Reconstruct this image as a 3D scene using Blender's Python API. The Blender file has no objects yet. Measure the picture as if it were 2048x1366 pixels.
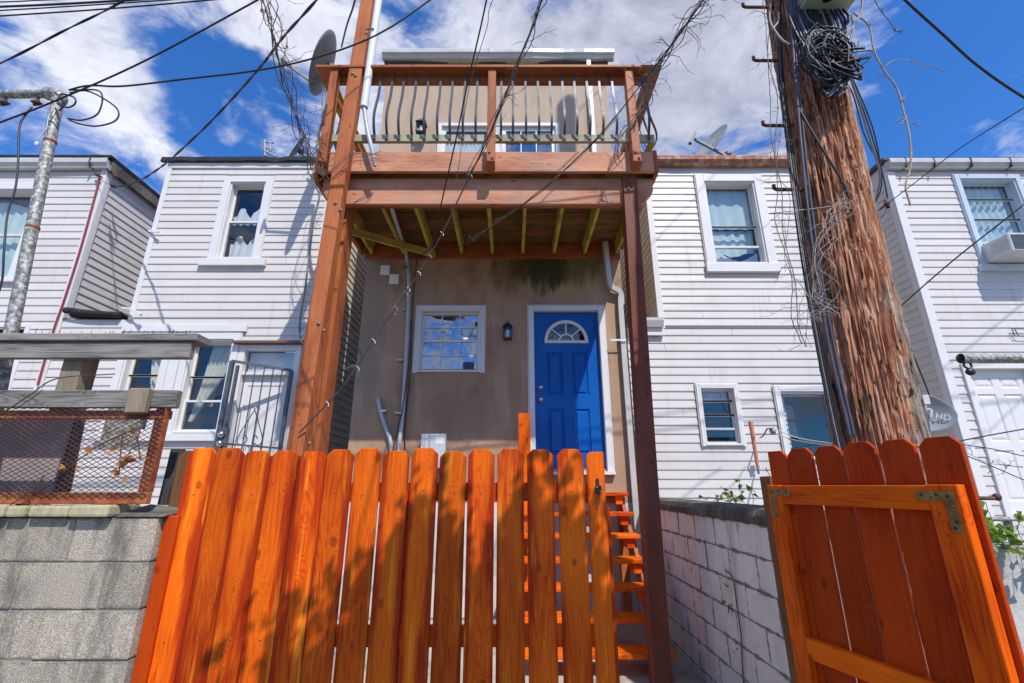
import bpy, bmesh, math, random
from mathutils import Vector, Matrix, noise
R = math.radians
random.seed(7)
S = bpy.context.scene
C = S.collection
# ------------------------------------------------------------------ camera, world, sun
EYE = Vector((0, 0, 1.65)); PITCH = math.atan2(289, 925); CP, SP = math.cos(PITCH), math.sin(PITCH)
cam_d = bpy.data.cameras.new('camera'); cam = bpy.data.objects.new('camera', cam_d); C.objects.link(cam)
cam.location = EYE; cam.rotation_euler = (math.pi/2 + PITCH, 0, 0)
cam_d.sensor_width = 36; cam_d.lens = 925/2048*36; cam_d.clip_start = .05; cam_d.clip_end = 2000
S.camera = cam
S.view_settings.view_transform = 'Standard'; S.view_settings.look = 'None'
S.view_settings.exposure = 0.38; S.view_settings.gamma = 1; S.view_settings.use_curve_mapping = False

def at(px, py, Y):
    """photo pixel (2048 wide) on the vertical plane Y -> world point"""
    r = (py-683)/925; zc = Y/(CP + r*SP)
    return Vector(((px-1024)/925*zc, Y, EYE.z + zc*(SP - r*CP)))
def ray(px, py):
    return (at(px, py, 1) - EYE).normalized()

SUN = Vector((.5, -1, 1.45)).normalized()
sl = bpy.data.lights.new('sun', 'SUN'); sl.energy = 3.7; sl.angle = R(.53); sl.color = (1, .955, .88)
so = bpy.data.objects.new('sun', sl); C.objects.link(so); so.rotation_euler = (-SUN).to_track_quat('-Z', 'Y').to_euler(); so.location = (5, -10, 14)

world = bpy.data.worlds.new('World'); S.world = world; world.use_nodes = True
def build_world():
    nt = world.node_tree; N = nt.nodes; L = nt.links
    for n in list(N): N.remove(n)
    out = N.new('ShaderNodeOutputWorld'); bg = N.new('ShaderNodeBackground'); L.new(bg.outputs[0], out.inputs[0])
    bg.inputs['Strength'].default_value = 0.15
    sky = N.new('ShaderNodeTexSky'); sky.sky_type = 'NISHITA'; sky.sun_disc = False
    sky.sun_elevation = math.asin(SUN.z); sky.sun_rotation = math.atan2(SUN.x, SUN.y)
    sky.air_density = 1.0; sky.dust_density = .3; sky.ozone_density = 3.0; sky.altitude = 100
    tc = N.new('ShaderNodeTexCoord')
    # deep saturated blue of the photograph
    tint = N.new('ShaderNodeMix'); tint.data_type = 'RGBA'; tint.blend_type = 'MULTIPLY'; tint.inputs[0].default_value = 1
    L.new(sky.outputs[0], tint.inputs[6]); tint.inputs[7].default_value = (.27, .64, 1.10, 1)
    def noise_n(scale, detail, rough, dist=0, stretch=(1, 1, 1), off=(0, 0, 0)):
        m = N.new('ShaderNodeMapping'); m.inputs['Scale'].default_value = stretch; m.inputs['Location'].default_value = off
        L.new(tc.outputs['Generated'], m.inputs[0])
        n = N.new('ShaderNodeTexNoise'); n.inputs['Scale'].default_value = scale; n.inputs['Detail'].default_value = detail
        n.inputs['Roughness'].default_value = rough; n.inputs['Distortion'].default_value = dist
        L.new(m.outputs[0], n.inputs['Vector']); return n.outputs[0]
    def mth(op, a, b, c=None, clamp=False):
        m = N.new('ShaderNodeMath'); m.operation = op; m.use_clamp = clamp
        for i, v in enumerate((a, b, c)):
            if v is None: continue
            if isinstance(v, (int, float)): m.inputs[i].default_value = v
            else: L.new(v, m.inputs[i])
        return m.outputs[0]
    def blob(px, py, rad, w):
        d = ray(px, py); dp = N.new('ShaderNodeVectorMath'); dp.operation = 'DOT_PRODUCT'
        nrm = N.new('ShaderNodeVectorMath'); nrm.operation = 'NORMALIZE'; L.new(tc.outputs['Generated'], nrm.inputs[0])
        L.new(nrm.outputs[0], dp.inputs[0]); dp.inputs[1].default_value = d
        k = 1/(1-math.cos(R(rad)))
        e = mth('MULTIPLY', mth('SUBTRACT', 1, dp.outputs['Value']), -k)
        return mth('MULTIPLY', mth('EXPONENT', e, 0), w*(.8 if w > 0 else 1))
    n1 = noise_n(2.3, 3, .5, .2, (1.1, 1, 1.7), (3.1, 1.7, .4))
    n2 = noise_n(7.5, 10, .60, .5, (.9, 1, 1.9), (0.3, 5.2, 2.2))
    n4 = noise_n(19, 8, .62, .8, (.8, 1, 1.5), (4, 1, 7))
    cov = mth('ADD', mth('MULTIPLY', n1, .9), mth('ADD', mth('MULTIPLY', n2, 2.4), mth('MULTIPLY', mth('SUBTRACT', n4, .5), .6)))
    # where the photograph's clouds and clearings stand
    for b in [(1250, 60, 16, .48), (1100, 250, 8, .25), (950, 60, 6, .3), (1450, 180, 9, .35), (100, 90, 9, .34), (260, 190, 7, .26), (420, 30, 7, .3),
              (600, 40, 5, .22), (150, 230, 4, .12), (1640, 40, 8, .3), (1730, 170, 5, .12), (2030, 170, 4.5, .3), (1960, 260, 5, .2), (1350, 300, 4, .1), (500, 290, 3, .18), (320, 250, 4, .22), (950,190,6,.2),
              (400, 110, 3.4, -.42), (440, 210, 4.5, -.6), (60, 275, 5, -.5), (190, 290, 3, -.25), (860, 30, 3, -.5), (560, 180, 4, -.3), (340, 300, 3, -.2),
              (1850, 110, 6, -.55), (1960, 60, 6, -.42), (1830, 250, 6, -.55), (1560, 280, 3, -.1), (1250, 300, 2.5, -.1), (1480, 310, 3, -.3), (30, 40, 3, -.1)]:
        cov = mth('ADD', cov, blob(*b))
    mask = N.new('ShaderNodeMapRange'); mask.interpolation_type = 'SMOOTHSTEP'; L.new(cov, mask.inputs[0])
    mask.inputs[1].default_value = 1.39; mask.inputs[2].default_value = 2.12; mask.inputs[3].default_value = 0; mask.inputs[4].default_value = .97
    # cloud body: white edges, lilac grey centre
    n3 = noise_n(4.2, 9, .66, .6, (1, 1, 1.6), (9, 2, 4))
    thick = mth('ADD', mth('MULTIPLY', mth('MINIMUM', cov, 1.6), .16), mth('ADD', mth('MULTIPLY', n3, 2.1), mth('MULTIPLY', n2, -.35)))
    thick = mth('ADD', thick, blob(1330, 90, 14, .58))
    thick = mth('ADD', thick, blob(1050, 130, 8, .12))
    cr = N.new('ShaderNodeValToRGB'); L.new(mth('MULTIPLY', thick, .5), cr.inputs[0])
    e = cr.color_ramp.elements; e[0].position = .41; e[0].color = (5.0, 5.1, 5.5, 1); e[1].position = .84; e[1].color = (2.25, 2.4, 3.15, 1)
    x = e.new(.56); x.color = (4.0, 4.15, 4.8, 1)
    mx = N.new('ShaderNodeMix'); mx.data_type = 'RGBA'; L.new(mask.outputs[0], mx.inputs[0]); L.new(tint.outputs[2], mx.inputs[6]); L.new(cr.outputs[0], mx.inputs[7])
    L.new(mx.outputs[2], bg.inputs['Color'])
build_world()

# ------------------------------------------------------------------ mesh helpers
class MB:
    def __init__(s): s.v = []; s.f = []; s.sm = []
    def add(s, vs, fs, smooth=False):
        b = len(s.v); s.v += [Vector(p) for p in vs]; s.f += [tuple(b+i for i in f) for f in fs]; s.sm += [smooth]*len(fs); return s
    def box(s, x0, x1, y0, y1, z0, z1):
        if x0 > x1: x0, x1 = x1, x0
        if y0 > y1: y0, y1 = y1, y0
        if z0 > z1: z0, z1 = z1, z0
        return s.add([(x0,y0,z0),(x1,y0,z0),(x1,y1,z0),(x0,y1,z0),(x0,y0,z1),(x1,y0,z1),(x1,y1,z1),(x0,y1,z1)],
                     [(0,3,2,1),(4,5,6,7),(0,1,5,4),(1,2,6,5),(2,3,7,6),(3,0,4,7)])
    def hexa(s, p): return s.add(p, [(0,3,2,1),(4,5,6,7),(0,1,5,4),(1,2,6,5),(2,3,7,6),(3,0,4,7)])
    def beam(s, a, b, w, h, up=(0, 0, 1)):
        a = Vector(a); b = Vector(b); d = (b-a).normalized(); u = Vector(up)
        x = d.cross(u).normalized()*w/2; z = x.cross(d).normalized()*h/2
        return s.hexa([a-x-z, a+x-z, b+x-z, b-x-z, a-x+z, a+x+z, b+x+z, b-x+z])
    def prism(s, poly, y0, y1, axis='y'):
        """poly in (x,z) extruded along y; axis 'x': poly in (y,z) extruded along x; axis 'z': poly (x,y)"""
        n = len(poly)
        def P(a, b, t): return (a, t, b) if axis == 'y' else ((t, a, b) if axis == 'x' else (a, b, t))
        vs = [P(a, b, y0) for a, b in poly] + [P(a, b, y1) for a, b in poly]
        fs = [tuple(range(n)), tuple(range(2*n-1, n-1, -1))] + [(i, n+i, n+(i+1) % n, (i+1) % n) for i in range(n)]
        return s.add(vs, fs)
    def tube(s, pts, r, n=6, caps=True):
        pts = [Vector(p) for p in pts]; m = len(pts)
        rs = r if isinstance(r, (list, tuple)) else [r]*m
        vs = []; prev = None
        for i, p in enumerate(pts):
            t = (pts[min(i+1, m-1)]-pts[max(i-1, 0)])
            if t.length < 1e-9: t = Vector((0, 0, 1))
            t.normalize()
            if prev is None:
                a = t.cross(Vector((0, 0, 1)));
                if a.length < .05: a = t.cross(Vector((0, 1, 0)))
            else: a = prev - t*prev.dot(t)
            a.normalize(); prev = a; b = t.cross(a)
            vs += [p + (a*math.cos(2*math.pi*k/n) + b*math.sin(2*math.pi*k/n))*rs[i] for k in range(n)]
        fs = [(i*n+k, i*n+(k+1) % n, (i+1)*n+(k+1) % n, (i+1)*n+k) for i in range(m-1) for k in range(n)]
        s.add(vs, fs, n > 4)
        if caps: s.add(vs[:n], [tuple(range(n-1, -1, -1))]); s.add(vs[-n:], [tuple(range(n))])
        return s
    def lathe(s, prof, n=24, M=None):
        """prof: (radius, height) about z"""
        vs = [(r*math.cos(2*math.pi*k/n), r*math.sin(2*math.pi*k/n), h) for r, h in prof for k in range(n)]
        if M is not None: vs = [M @ Vector(v) for v in vs]
        m = len(prof)
        return s.add(vs, [(i*n+k, i*n+(k+1) % n, (i+1)*n+(k+1) % n, (i+1)*n+k) for i in range(m-1) for k in range(n)], True)
    def ball(s, c, r, n=10, sc=(1, 1, 1)):
        M = Matrix.Translation(Vector(c)) @ Matrix.Diagonal((*sc, 1))
        k = n//2+1
        return s.lathe([(max(r*math.sin(math.pi*i/k), 1e-4), -r*math.cos(math.pi*i/k)) for i in range(k+1)], n, M)
    def xf(s, M): s.v = [M @ p for p in s.v]; return s
    def join(s, o): return s.add(o.v, o.f) if not any(o.sm) else s._j(o)
    def _j(s, o):
        b = len(s.v); s.v += o.v; s.f += [tuple(b+i for i in f) for f in o.f]; s.sm += o.sm; return s

WP = {}
def tag(o, label=None, cat=None, group=None, kind=None):
    if label: o['label'] = label
    if cat: o['category'] = cat
    if group: o['group'] = group
    if kind: o['kind'] = kind
    return o
def thing(name, label, cat, loc=(0, 0, 0), group=None, rotz=0, local=False):
    o = bpy.data.objects.new(name, None); C.objects.link(o); o.location = loc; o.rotation_euler = (0, 0, rotz); o.empty_display_size = .1
    tag(o, label, cat, group); WP[o] = Vector((0, 0, 0)) if (rotz or local) else Vector(loc); return o
def obj(name, mb, mat, parent=None, label=None, cat=None, group=None, kind=None, bevel=0, bevseg=1):
    v = mb.v
    lo = Vector([min(p[i] for p in v) for i in range(3)]); hi = Vector([max(p[i] for p in v) for i in range(3)])
    c = Vector(((lo.x+hi.x)/2, (lo.y+hi.y)/2, lo.z))
    me = bpy.data.meshes.new(name); me.from_pydata([p-c for p in v], [], mb.f); me.update()
    if bevel:
        bm = bmesh.new(); bm.from_mesh(me); bmesh.ops.recalc_face_normals(bm, faces=bm.faces)
        ed = [e for e in bm.edges if len(e.link_faces) == 2 and e.calc_face_angle(0) > .6]
        try: bmesh.ops.bevel(bm, geom=ed, offset=bevel, segments=bevseg, profile=.6, affect='EDGES', clamp_overlap=True)
        except Exception: pass
        bm.to_mesh(me); bm.free()
    elif any(mb.sm):
        me.polygons.foreach_set('use_smooth', mb.sm)
    me.materials.append(mat)
    o = bpy.data.objects.new(name, me); C.objects.link(o)
    if parent is not None: o.parent = parent; o.location = c - WP[parent]
    else: o.location = c
    WP[o] = c if parent is not None else Vector(c)
    return tag(o, label, cat, group, kind)
def dup(o, delta, parent='same', name=None):
    n = o.copy(); C.objects.link(n); n.location = Vector(o.location) + Vector(delta)
    if parent != 'same': n.parent = parent
    WP[n] = WP[o] + Vector(delta); return n
def spline(pts, n=8):
    pts = [Vector(p) for p in pts]
    if len(pts) < 3: return [pts[0].lerp(pts[1], i/n) for i in range(n+1)]
    P = [pts[0]*2-pts[1]] + pts + [pts[-1]*2-pts[-2]]; out = []
    for i in range(1, len(P)-2):
        a, b, c, d = P[i-1:i+3]
        for k in range(n):
            t = k/n; out.append(.5*((2*b) + (c-a)*t + (2*a-5*b+4*c-d)*t*t + (3*b-a-3*c+d)*t**3))
    out.append(pts[-1]); return out

# ------------------------------------------------------------------ materials
class NT:
    def __init__(s, name, rough=.6, spec=.4, metal=0):
        s.m = bpy.data.materials.new(name); s.m.use_nodes = True; s.N = s.m.node_tree.nodes; s.L = s.m.node_tree.links
        s.p = s.N['Principled BSDF']; s.p.inputs['Roughness'].default_value = rough; s.p.inputs['Metallic'].default_value = metal
        s.p.inputs['Specular IOR Level'].default_value = spec
        s.tc = s.N.new('ShaderNodeTexCoord'); s.geo = s.N.new('ShaderNodeNewGeometry'); s.oi = s.N.new('ShaderNodeObjectInfo')
    def lk(s, a, b): s.L.new(a, b)
    def setv(s, inp, v):
        if isinstance(v, (int, float)): inp.default_value = v
        elif isinstance(v, (tuple, list)): inp.default_value = (*v, 1) if len(v) == 3 and inp.type == 'RGBA' else v
        else: s.lk(v, inp)
    def math(s, op, a, b=0, c=None, clamp=False):
        m = s.N.new('ShaderNodeMath'); m.operation = op; m.use_clamp = clamp
        s.setv(m.inputs[0], a); s.setv(m.inputs[1], b)
        if c is not None: s.setv(m.inputs[2], c)
        return m.outputs[0]
    def coord(s, kind='Object', scale=(1, 1, 1), off=(0, 0, 0), rnd=0, rot=(0, 0, 0)):
        src = s.geo.outputs['Position'] if kind == 'World' else s.tc.outputs[kind]
        m = s.N.new('ShaderNodeMapping'); m.inputs['Scale'].default_value = scale; m.inputs['Location'].default_value = off; m.inputs['Rotation'].default_value = rot
        if rnd:
            v = s.N.new('ShaderNodeVectorMath'); v.operation = 'ADD'; s.lk(src, v.inputs[0])
            c = s.N.new('ShaderNodeCombineXYZ'); q = s.math('MULTIPLY', s.oi.outputs['Random'], rnd)
            s.lk(q, c.inputs[0]); s.lk(s.math('MULTIPLY', q, 1.7), c.inputs[1]); s.lk(s.math('MULTIPLY', q, .63), c.inputs[2])
            s.lk(c.outputs[0], v.inputs[1]); src = v.outputs[0]
        s.lk(src, m.inputs[0]); return m.outputs[0]
    def noise(s, vec, scale=5, detail=4, rough=.55, dist=0):
        n = s.N.new('ShaderNodeTexNoise'); s.lk(vec, n.inputs['Vector']); n.inputs['Scale'].default_value = scale
        n.inputs['Detail'].default_value = detail; n.inputs['Roughness'].default_value = rough; n.inputs['Distortion'].default_value = dist
        return n.outputs[0]
    def voro(s, vec, scale=5, feat='F1', rand=1):
        n = s.N.new('ShaderNodeTexVoronoi'); s.lk(vec, n.inputs['Vector']); n.inputs['Scale'].default_value = scale; n.feature = feat
        n.inputs['Randomness'].default_value = rand; return n.outputs['Distance']
    def ramp(s, fac, stops):
        r = s.N.new('ShaderNodeValToRGB'); s.lk(fac, r.inputs[0]); e = r.color_ramp.elements
        e[0].position = stops[0][0]; e[0].color = (*stops[0][1], 1); e[1].position = stops[-1][0]; e[1].color = (*stops[-1][1], 1)
        for p, c in stops[1:-1]: x = e.new(p); x.color = (*c, 1)
        return r.outputs[0]
    def rng(s, v, a, b, c=0, d=1, smooth=True):
        m = s.N.new('ShaderNodeMapRange'); m.interpolation_type = 'SMOOTHSTEP' if smooth else 'LINEAR'; s.lk(v, m.inputs[0])
        for i, q in enumerate((a, b, c, d)): m.inputs[i+1].default_value = q
        return m.outputs[0]
    def mix(s, f, a, b, mode='MIX'):
        m = s.N.new('ShaderNodeMix'); m.data_type = 'RGBA'; m.blend_type = mode; s.setv(m.inputs[0], f); s.setv(m.inputs[6], a); s.setv(m.inputs[7], b); return m.outputs[2]
    def sep(s, vec):
        n = s.N.new('ShaderNodeSeparateXYZ'); s.lk(vec, n.inputs[0]); return n.outputs
    def col(s, c): s.setv(s.p.inputs['Base Color'], c); return s
    def rgh(s, v): s.setv(s.p.inputs['Roughness'], v); return s
    def bump(s, h, strength=.3, dist=.01):
        b = s.N.new('ShaderNodeBump'); b.inputs['Strength'].default_value = strength; b.inputs['Distance'].default_value = dist
        s.lk(h, b.inputs['Height']); s.lk(b.outputs[0], s.p.inputs['Normal']); return s

def wood(name, axis, light, dark, knotc, rough=.42, coarse=1, knots=1, bumps=.35, moss=None, grey=0, vary=.25, weather=0, spec=.25, edge=None, saw=0, mossc=(.16, .20, .02)):
    """boards: grain runs along `axis` of the object"""
    t = NT(name, rough, spec)
    ai = 'xyz'.index(axis)
    def sc(a, b): v = [b, b, b]; v[ai] = a; return tuple(v)
    base = t.coord('Object', (1, 1, 1), rnd=37)
    # knots
    mk = t.N.new('ShaderNodeMapping'); mk.inputs['Scale'].default_value = sc(4.6, 7.5); t.lk(base, mk.inputs[0])
    kd = t.voro(mk.outputs[0], 1.0)
    kn = t.math('ADD', t.math('MULTIPLY', t.rng(kd, .05, .12, 1, 0), .62), t.math('MULTIPLY', t.math('MULTIPLY', t.rng(kd, .06, .09, 0, 1), t.rng(kd, .09, .15, 1, 0)), .42)); halo = t.rng(kd, .05, .36, 1, 0)
    # grain lines bend round the knots
    mg = t.N.new('ShaderNodeMapping'); mg.inputs['Scale'].default_value = sc(.9*coarse, 13*coarse); t.lk(base, mg.inputs[0])
    g0 = t.noise(mg.outputs[0], 1.0, 2, .5, .35)
    gsum = t.math('ADD', t.math('MULTIPLY', g0, 9), t.math('MULTIPLY', halo, 1.6*knots))
    rings = t.math('ABSOLUTE', t.math('SINE', t.math('MULTIPLY', gsum, 5.5)), 0)
    mf = t.N.new('ShaderNodeMapping'); mf.inputs['Scale'].default_value = sc(6, 170); t.lk(base, mf.inputs[0])
    fine = t.noise(mf.outputs[0], 1.0, 4, .65)
    mb_ = t.N.new('ShaderNodeMapping'); mb_.inputs['Scale'].default_value = sc(1.3, 5); t.lk(base, mb_.inputs[0])
    broad = t.noise(mb_.outputs[0], 1.0, 3, .55)
    f = t.math('ADD', t.math('MULTIPLY', rings, .13), t.math('ADD', t.math('MULTIPLY', fine, .40), t.math('MULTIPLY', broad, .80)))
    c = t.ramp(f, [(.46, dark), (.66, tuple((a*1.1+b)/2 for a, b in zip(light, dark))), (.88, light)])
    if knots: c = t.mix(t.math('MULTIPLY', kn, .85*min(knots, 1)), c, knotc)
    if edge:
        ex = t.math('ABSOLUTE', t.sep(t.tc.outputs['Object'])[0]); en = t.noise(t.coord('Object', (14, 14, 1.1), rnd=11), 1.0, 4, .6)
        ef = t.math('ADD', t.math('MULTIPLY', ex, 10.5), t.math('MULTIPLY', t.math('SUBTRACT', en, .5), 2.6))
        c = t.mix(t.math('MULTIPLY', t.rng(ef, .30, .80), .85), c, edge)
        yel = t.noise(t.coord('Object', (22, 22, 1.6), rnd=23), 1.0, 3, .6)
        c = t.mix(t.math('MULTIPLY', t.rng(yel, .56, .70), .55), c, (1.0, .33, .02))
    if edge:
        mc = t.N.new('ShaderNodeMapping'); mc.inputs['Scale'].default_value = sc(2.2, 85); t.lk(base, mc.inputs[0])
        ck = t.noise(mc.outputs[0], 1.0, 2, .5); c = t.mix(t.math('MULTIPLY', t.rng(ck, .735, .76), .75), c, knotc)
    if saw:
        sw = t.noise(t.coord('Object', (5, 5, 190), rnd=3), 1.0, 2, .6); c = t.mix(t.math('MULTIPLY', t.rng(sw, .50, .68), saw), c, dark)
    # per board shade
    v = t.rng(t.oi.outputs['Random'], 0, 1, 1-vary, 1+vary*.5, False)
    hs = t.N.new('ShaderNodeHueSaturation'); t.lk(v, hs.inputs['Value']); t.lk(c, hs.inputs['Color']); c = hs.outputs[0]
    if weather:
        w = t.noise(t.coord('World', (1, 1, 1)), 4.5, 5, .6)
        c = t.mix(t.math('MULTIPLY', t.rng(w, .5, .66), weather), c, (.30, .27, .235))
    if moss:
        w = t.noise(t.coord('World', (1.2, 1.2, 1.2)), 3.2, 5, .65)
        c = t.mix(t.math('MULTIPLY', t.rng(w, .40, .60), moss), c, mossc)
    t.col(c)
    t.rgh(t.math('ADD', t.math('MULTIPLY', fine, .25), rough-.1))
    h = t.math('ADD', t.math('MULTIPLY', fine, .55), t.math('ADD', t.math('MULTIPLY', rings, .25), t.math('MULTIPLY', kn, -.5)))
    t.bump(h, bumps, .004)
    return t.m
M = {}
OL, OD, OK_ = (.92, .170, .005), (.42, .032, .002), (.09, .012, .002)
for a in 'xz': M['orange_'+a] = wood('orange_stained_wood_'+a, a, OL, OD, OK_, .5, vary=.22, spec=.12)
M['picket'] = wood('orange_picket_wood', 'z', OL, OD, OK_, .5, vary=.28, spec=.14, edge=(.32, .016, .002), saw=.14)
M['gate_board'] = wood('gate_and_shaded_post_wood', 'z', (.50, .060, .004), (.26, .021, .002), (.06, .009, .002), .5, vary=.2, spec=.12)
RL, RD, RK = (.48, .155, .052), (.24, .055, .018), (.08, .02, .012)
for a in 'xyz': M['red_'+a] = wood('redwood_stained_timber_'+a, a, RL, RD, RK, .5, coarse=.8, vary=.18, knots=.8)
M['beam'] = wood('sun_bleached_beam', 'x', (.66, .33, .20), (.36, .13, .07), (.16, .05, .025), .6, coarse=.7, vary=.05, weather=.35, spec=.2)
M['darkpost'] = wood('shaded_post_wood', 'z', (.23, .065, .035), (.11, .028, .018), (.035, .012, .01), .5, coarse=.8, vary=.05)  # deck timber darkened: the utility pole's shadow is put into the colour
M['joist'] = wood('mossy_joist', 'y', (.50, .30, .10), (.26, .14, .04), (.06, .03, .01), .8, moss=.95, vary=.1, mossc=(.42, .47, .03))
M['deckboard'] = wood('deck_underside_board', 'x', (.36, .15, .065), (.11, .04, .02), (.03, .012, .008), .8, moss=.5, vary=.5, mossc=(.09, .12, .015))
M['railgrey'] = wood('weathered_rail', 'x', (.56, .52, .42), (.26, .22, .16), (.12, .08, .05), .8, moss=.35, vary=.1)
M['grey_x'] = wood('grey_weathered_board_x', 'x', (.33, .30, .27), (.05, .046, .042), (.02, .02, .02), .85, coarse=.7, bumps=1, vary=.12)
M['grey_z'] = wood('grey_weathered_board_z', 'z', (.34, .27, .19), (.12, .09, .06), (.04, .03, .02), .85, coarse=1.2, bumps=1, vary=.2)
M['oldpicket'] = wood('old_brown_picket', 'z', (.25, .11, .05), (.09, .04, .02), (.03, .02, .01), .8, moss=0, vary=.2)
M['blackwood'] = wood('blackened_board', 'z', (.12, .11, .10), (.03, .03, .03), (.01, .01, .01), .85, bumps=1)
M['plank_yel'] = wood('bare_pine_plank', 'z', (.55, .33, .12), (.4, .2, .06), (.2, .08, .02), .6)

def siding_mat(name, c, dirt=.12):
    t = NT(name, .42, .35)
    g = t.noise(t.coord('Object', (3, 3, 60), rnd=20), 1.5, 4, .6)
    w = t.noise(t.coord('World', (1.5, 1, .6)), 1.6, 6, .65)
    s2 = t.noise(t.coord('World', (9, 3, .5)), 1.2, 4, .6)
    col = t.mix(t.math('MULTIPLY', t.rng(w, .48, .75), dirt*1.6), c, (.44, .41, .36))
    col = t.mix(t.math('MULTIPLY', t.rng(s2, .56, .75), dirt*1.7), col, (.38, .34, .27))
    v = t.rng(t.oi.outputs['Random'], 0, 1, .95, 1.03, False)
    hs = t.N.new('ShaderNodeHueSaturation'); t.lk(v, hs.inputs['Value']); t.lk(col, hs.inputs['Color'])
    t.col(hs.outputs[0]); wav = t.noise(t.coord('World', (.8, .8, 3)), 1.3, 2, .5)
    t.bump(t.math('ADD', t.math('MULTIPLY', g, .12), t.math('MULTIPLY', wav, 2.2)), .35, .012); return t.m
M['siding'] = siding_mat('white_vinyl_siding', (.62, .58, .555), .2)
M['siding_d'] = siding_mat('off_white_vinyl_siding', (.60, .565, .54), .24)
M['siding_y'] = siding_mat('gap_siding_lit', (.74, .70, .58), .2)  # side walls in the gaps: colour lightened to stand in for light there
def plain(name, c, rough=.5, spec=.4, metal=0, var=.0, sc=8, bump=0, dark=None):
    t = NT(name, rough, spec, metal)
    n = t.noise(t.coord('Object', (1, 1, 1), rnd=9), sc, 5, .6)
    t.col(t.mix(t.math('MULTIPLY', t.rng(n, .35, .7), var), c, dark or tuple(q*.45 for q in c)) if var else c)
    if bump: t.bump(n, bump, .003)
    return t.m
M['trim'] = plain('white_trim_paint', (.70, .68, .67), .4, .4, 0, .16, 5, .05, (.5, .48, .45))
M['trim_blue'] = plain('bluish_aluminium_trim', (.50, .58, .66), .4, .5, 0, .15, 5)
M['gutter'] = plain('dented_white_gutter', (.54, .53, .51), .35, .5, 0, .5, 4, .5, (.40, .38, .34))
M['tar'] = plain('black_roof_felt', (.012, .011, .012), .7, .3, 0, .5, 9, 1, (.05, .048, .048))
M['roof'] = plain('grey_roof_roll', (.11, .11, .11), .9, .2, 0, .5, 6, .5)
M['blue_paint'] = None
def blue():
    t = NT('blue_door_paint', .3, .25)
    n = t.noise(t.coord('World', (1, 1, 1)), 3, 4, .6); n2 = t.noise(t.coord('World', (30, 1, 4)), 2, 3, .6)
    t.col(t.mix(t.rng(n, .4, .7), (.002, .085, .36), (.004, .11, .42))); t.rgh(t.rng(n2, .3, .7, .25, .4)); t.bump(n2, .05, .002); return t.m
M['blue_paint'] = blue()
M['black'] = plain('black_metal', (.018, .018, .02), .4, .5)
M['iron'] = plain('dark_grey_iron', (.10, .115, .14), .5, .5, .3, .3, 20)
M['steelbal'] = plain('grey_baluster_metal', (.085, .09, .10), .45, .5, .5, .35, 14)
M['bolt'] = plain('galvanised_bolt', (.24, .16, .12), .5, .4, .5, .3, 60)
M['chrome'] = plain('satin_nickel', (.62, .60, .57), .25, .5, 1)
M['brass'] = plain('polished_brass', (.75, .50, .16), .22, .5, 1)
M['cable'] = plain('black_cable', (.022, .022, .028), .5, .4)
M['cable_g'] = plain('grey_cable', (.24, .235, .24), .55, .3, 0, .5, 14)
M['cable_d'] = plain('dark_grey_cable', (.085, .08, .082), .5, .3, 0, .5, 10)
M['cable_w'] = plain('white_line', (.6, .6, .58), .5, .3)
M['tie'] = plain('orange_tie', (.55, .2, .12), .5, .3)
M['redstring'] = plain('red_string_lights', (.30, .035, .045), .5, .3)
M['conduit'] = plain('grey_pvc_conduit', (.47, .49, .52), .4, .4, 0, .25, 5)
M['dish'] = plain('grey_dish', (.17, .175, .19), .5, .4, 0, .3, 10)
M['dish_l'] = plain('light_grey_dish', (.34, .355, .38), .45, .4, 0, .25, 10)
M['letter'] = plain('pale_lettering', (.55, .57, .60), .5, .3)
M['galv'] = None
def galv():
    t = NT('flaking_galvanised_pipe', .55, .5, .25)
    n = t.noise(t.coord('Object', (1, 1, 1)), 38, 8, .72); n2 = t.noise(t.coord('Object', (1, 1, .6)), 7, 5, .65)
    c = t.ramp(n, [(.40, (.15, .135, .11)), (.50, (.25, .25, .225)), (.57, (.50, .50, .49))])
    c = t.mix(t.math('MULTIPLY', t.rng(n2, .56, .68), .7), c, (.22, .11, .05)); t.col(c); t.bump(n, .6, .003); return t.m
M['galv'] = galv()
def rusty(name, base=(.33, .085, .035), hi=(.50, .20, .06), lo=(.12, .03, .02)):
    t = NT(name, .75, .3, .1)
    n = t.noise(t.coord('Object', (1, 1, 1), rnd=5), 9, 8, .7)
    t.col(t.ramp(n, [(.32, lo), (.5, base), (.68, hi)])); t.bump(n, .4, .003); return t.m
M['rust'] = rusty('rusted_red_steel')
M['rustmesh'] = rusty('rusted_expanded_mesh', (.11, .052, .042), (.20, .10, .07), (.05, .025, .022))
M['rustgut'] = rusty('rust_streaked_gutter', (.36, .15, .09), (.50, .44, .38), (.17, .06, .04))
M['bracket'] = rusty('tarnished_bracket', (.26, .16, .045), (.36, .27, .10), (.10, .07, .03))
M['twig'] = plain('bare_grey_vine', (.20, .155, .13), .85, .2, 0, .6, 30, .5)
M['twig_l'] = plain('pale_dry_vine', (.42, .36, .31), .85, .2, 0, .4, 30, .5)
def leafm(name, a, b):
    t = NT(name, .5, .35); n = t.noise(t.coord('Object'), 30, 3, .6)
    t.col(t.mix(t.rng(n, .35, .65), a, b)); t.p.inputs['Subsurface Weight'].default_value = 0
    tr = t.N.new('ShaderNodeBsdfTranslucent'); tr.inputs[0].default_value = (*[min(1, q*1.6) for q in b], 1)
    ms = t.N.new('ShaderNodeMixShader'); ms.inputs[0].default_value = .35; out = t.N['Material Output']
    t.lk(t.p.outputs[0], ms.inputs[1]); t.lk(tr.outputs[0], ms.inputs[2]); t.lk(ms.outputs[0], out.inputs[0]); return t.m
M['leaf'] = leafm('green_leaf', (.06, .16, .015), (.17, .30, .02))
M['dryleaf'] = leafm('dry_leaf', (.30, .12, .03), (.50, .23, .08))
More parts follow.
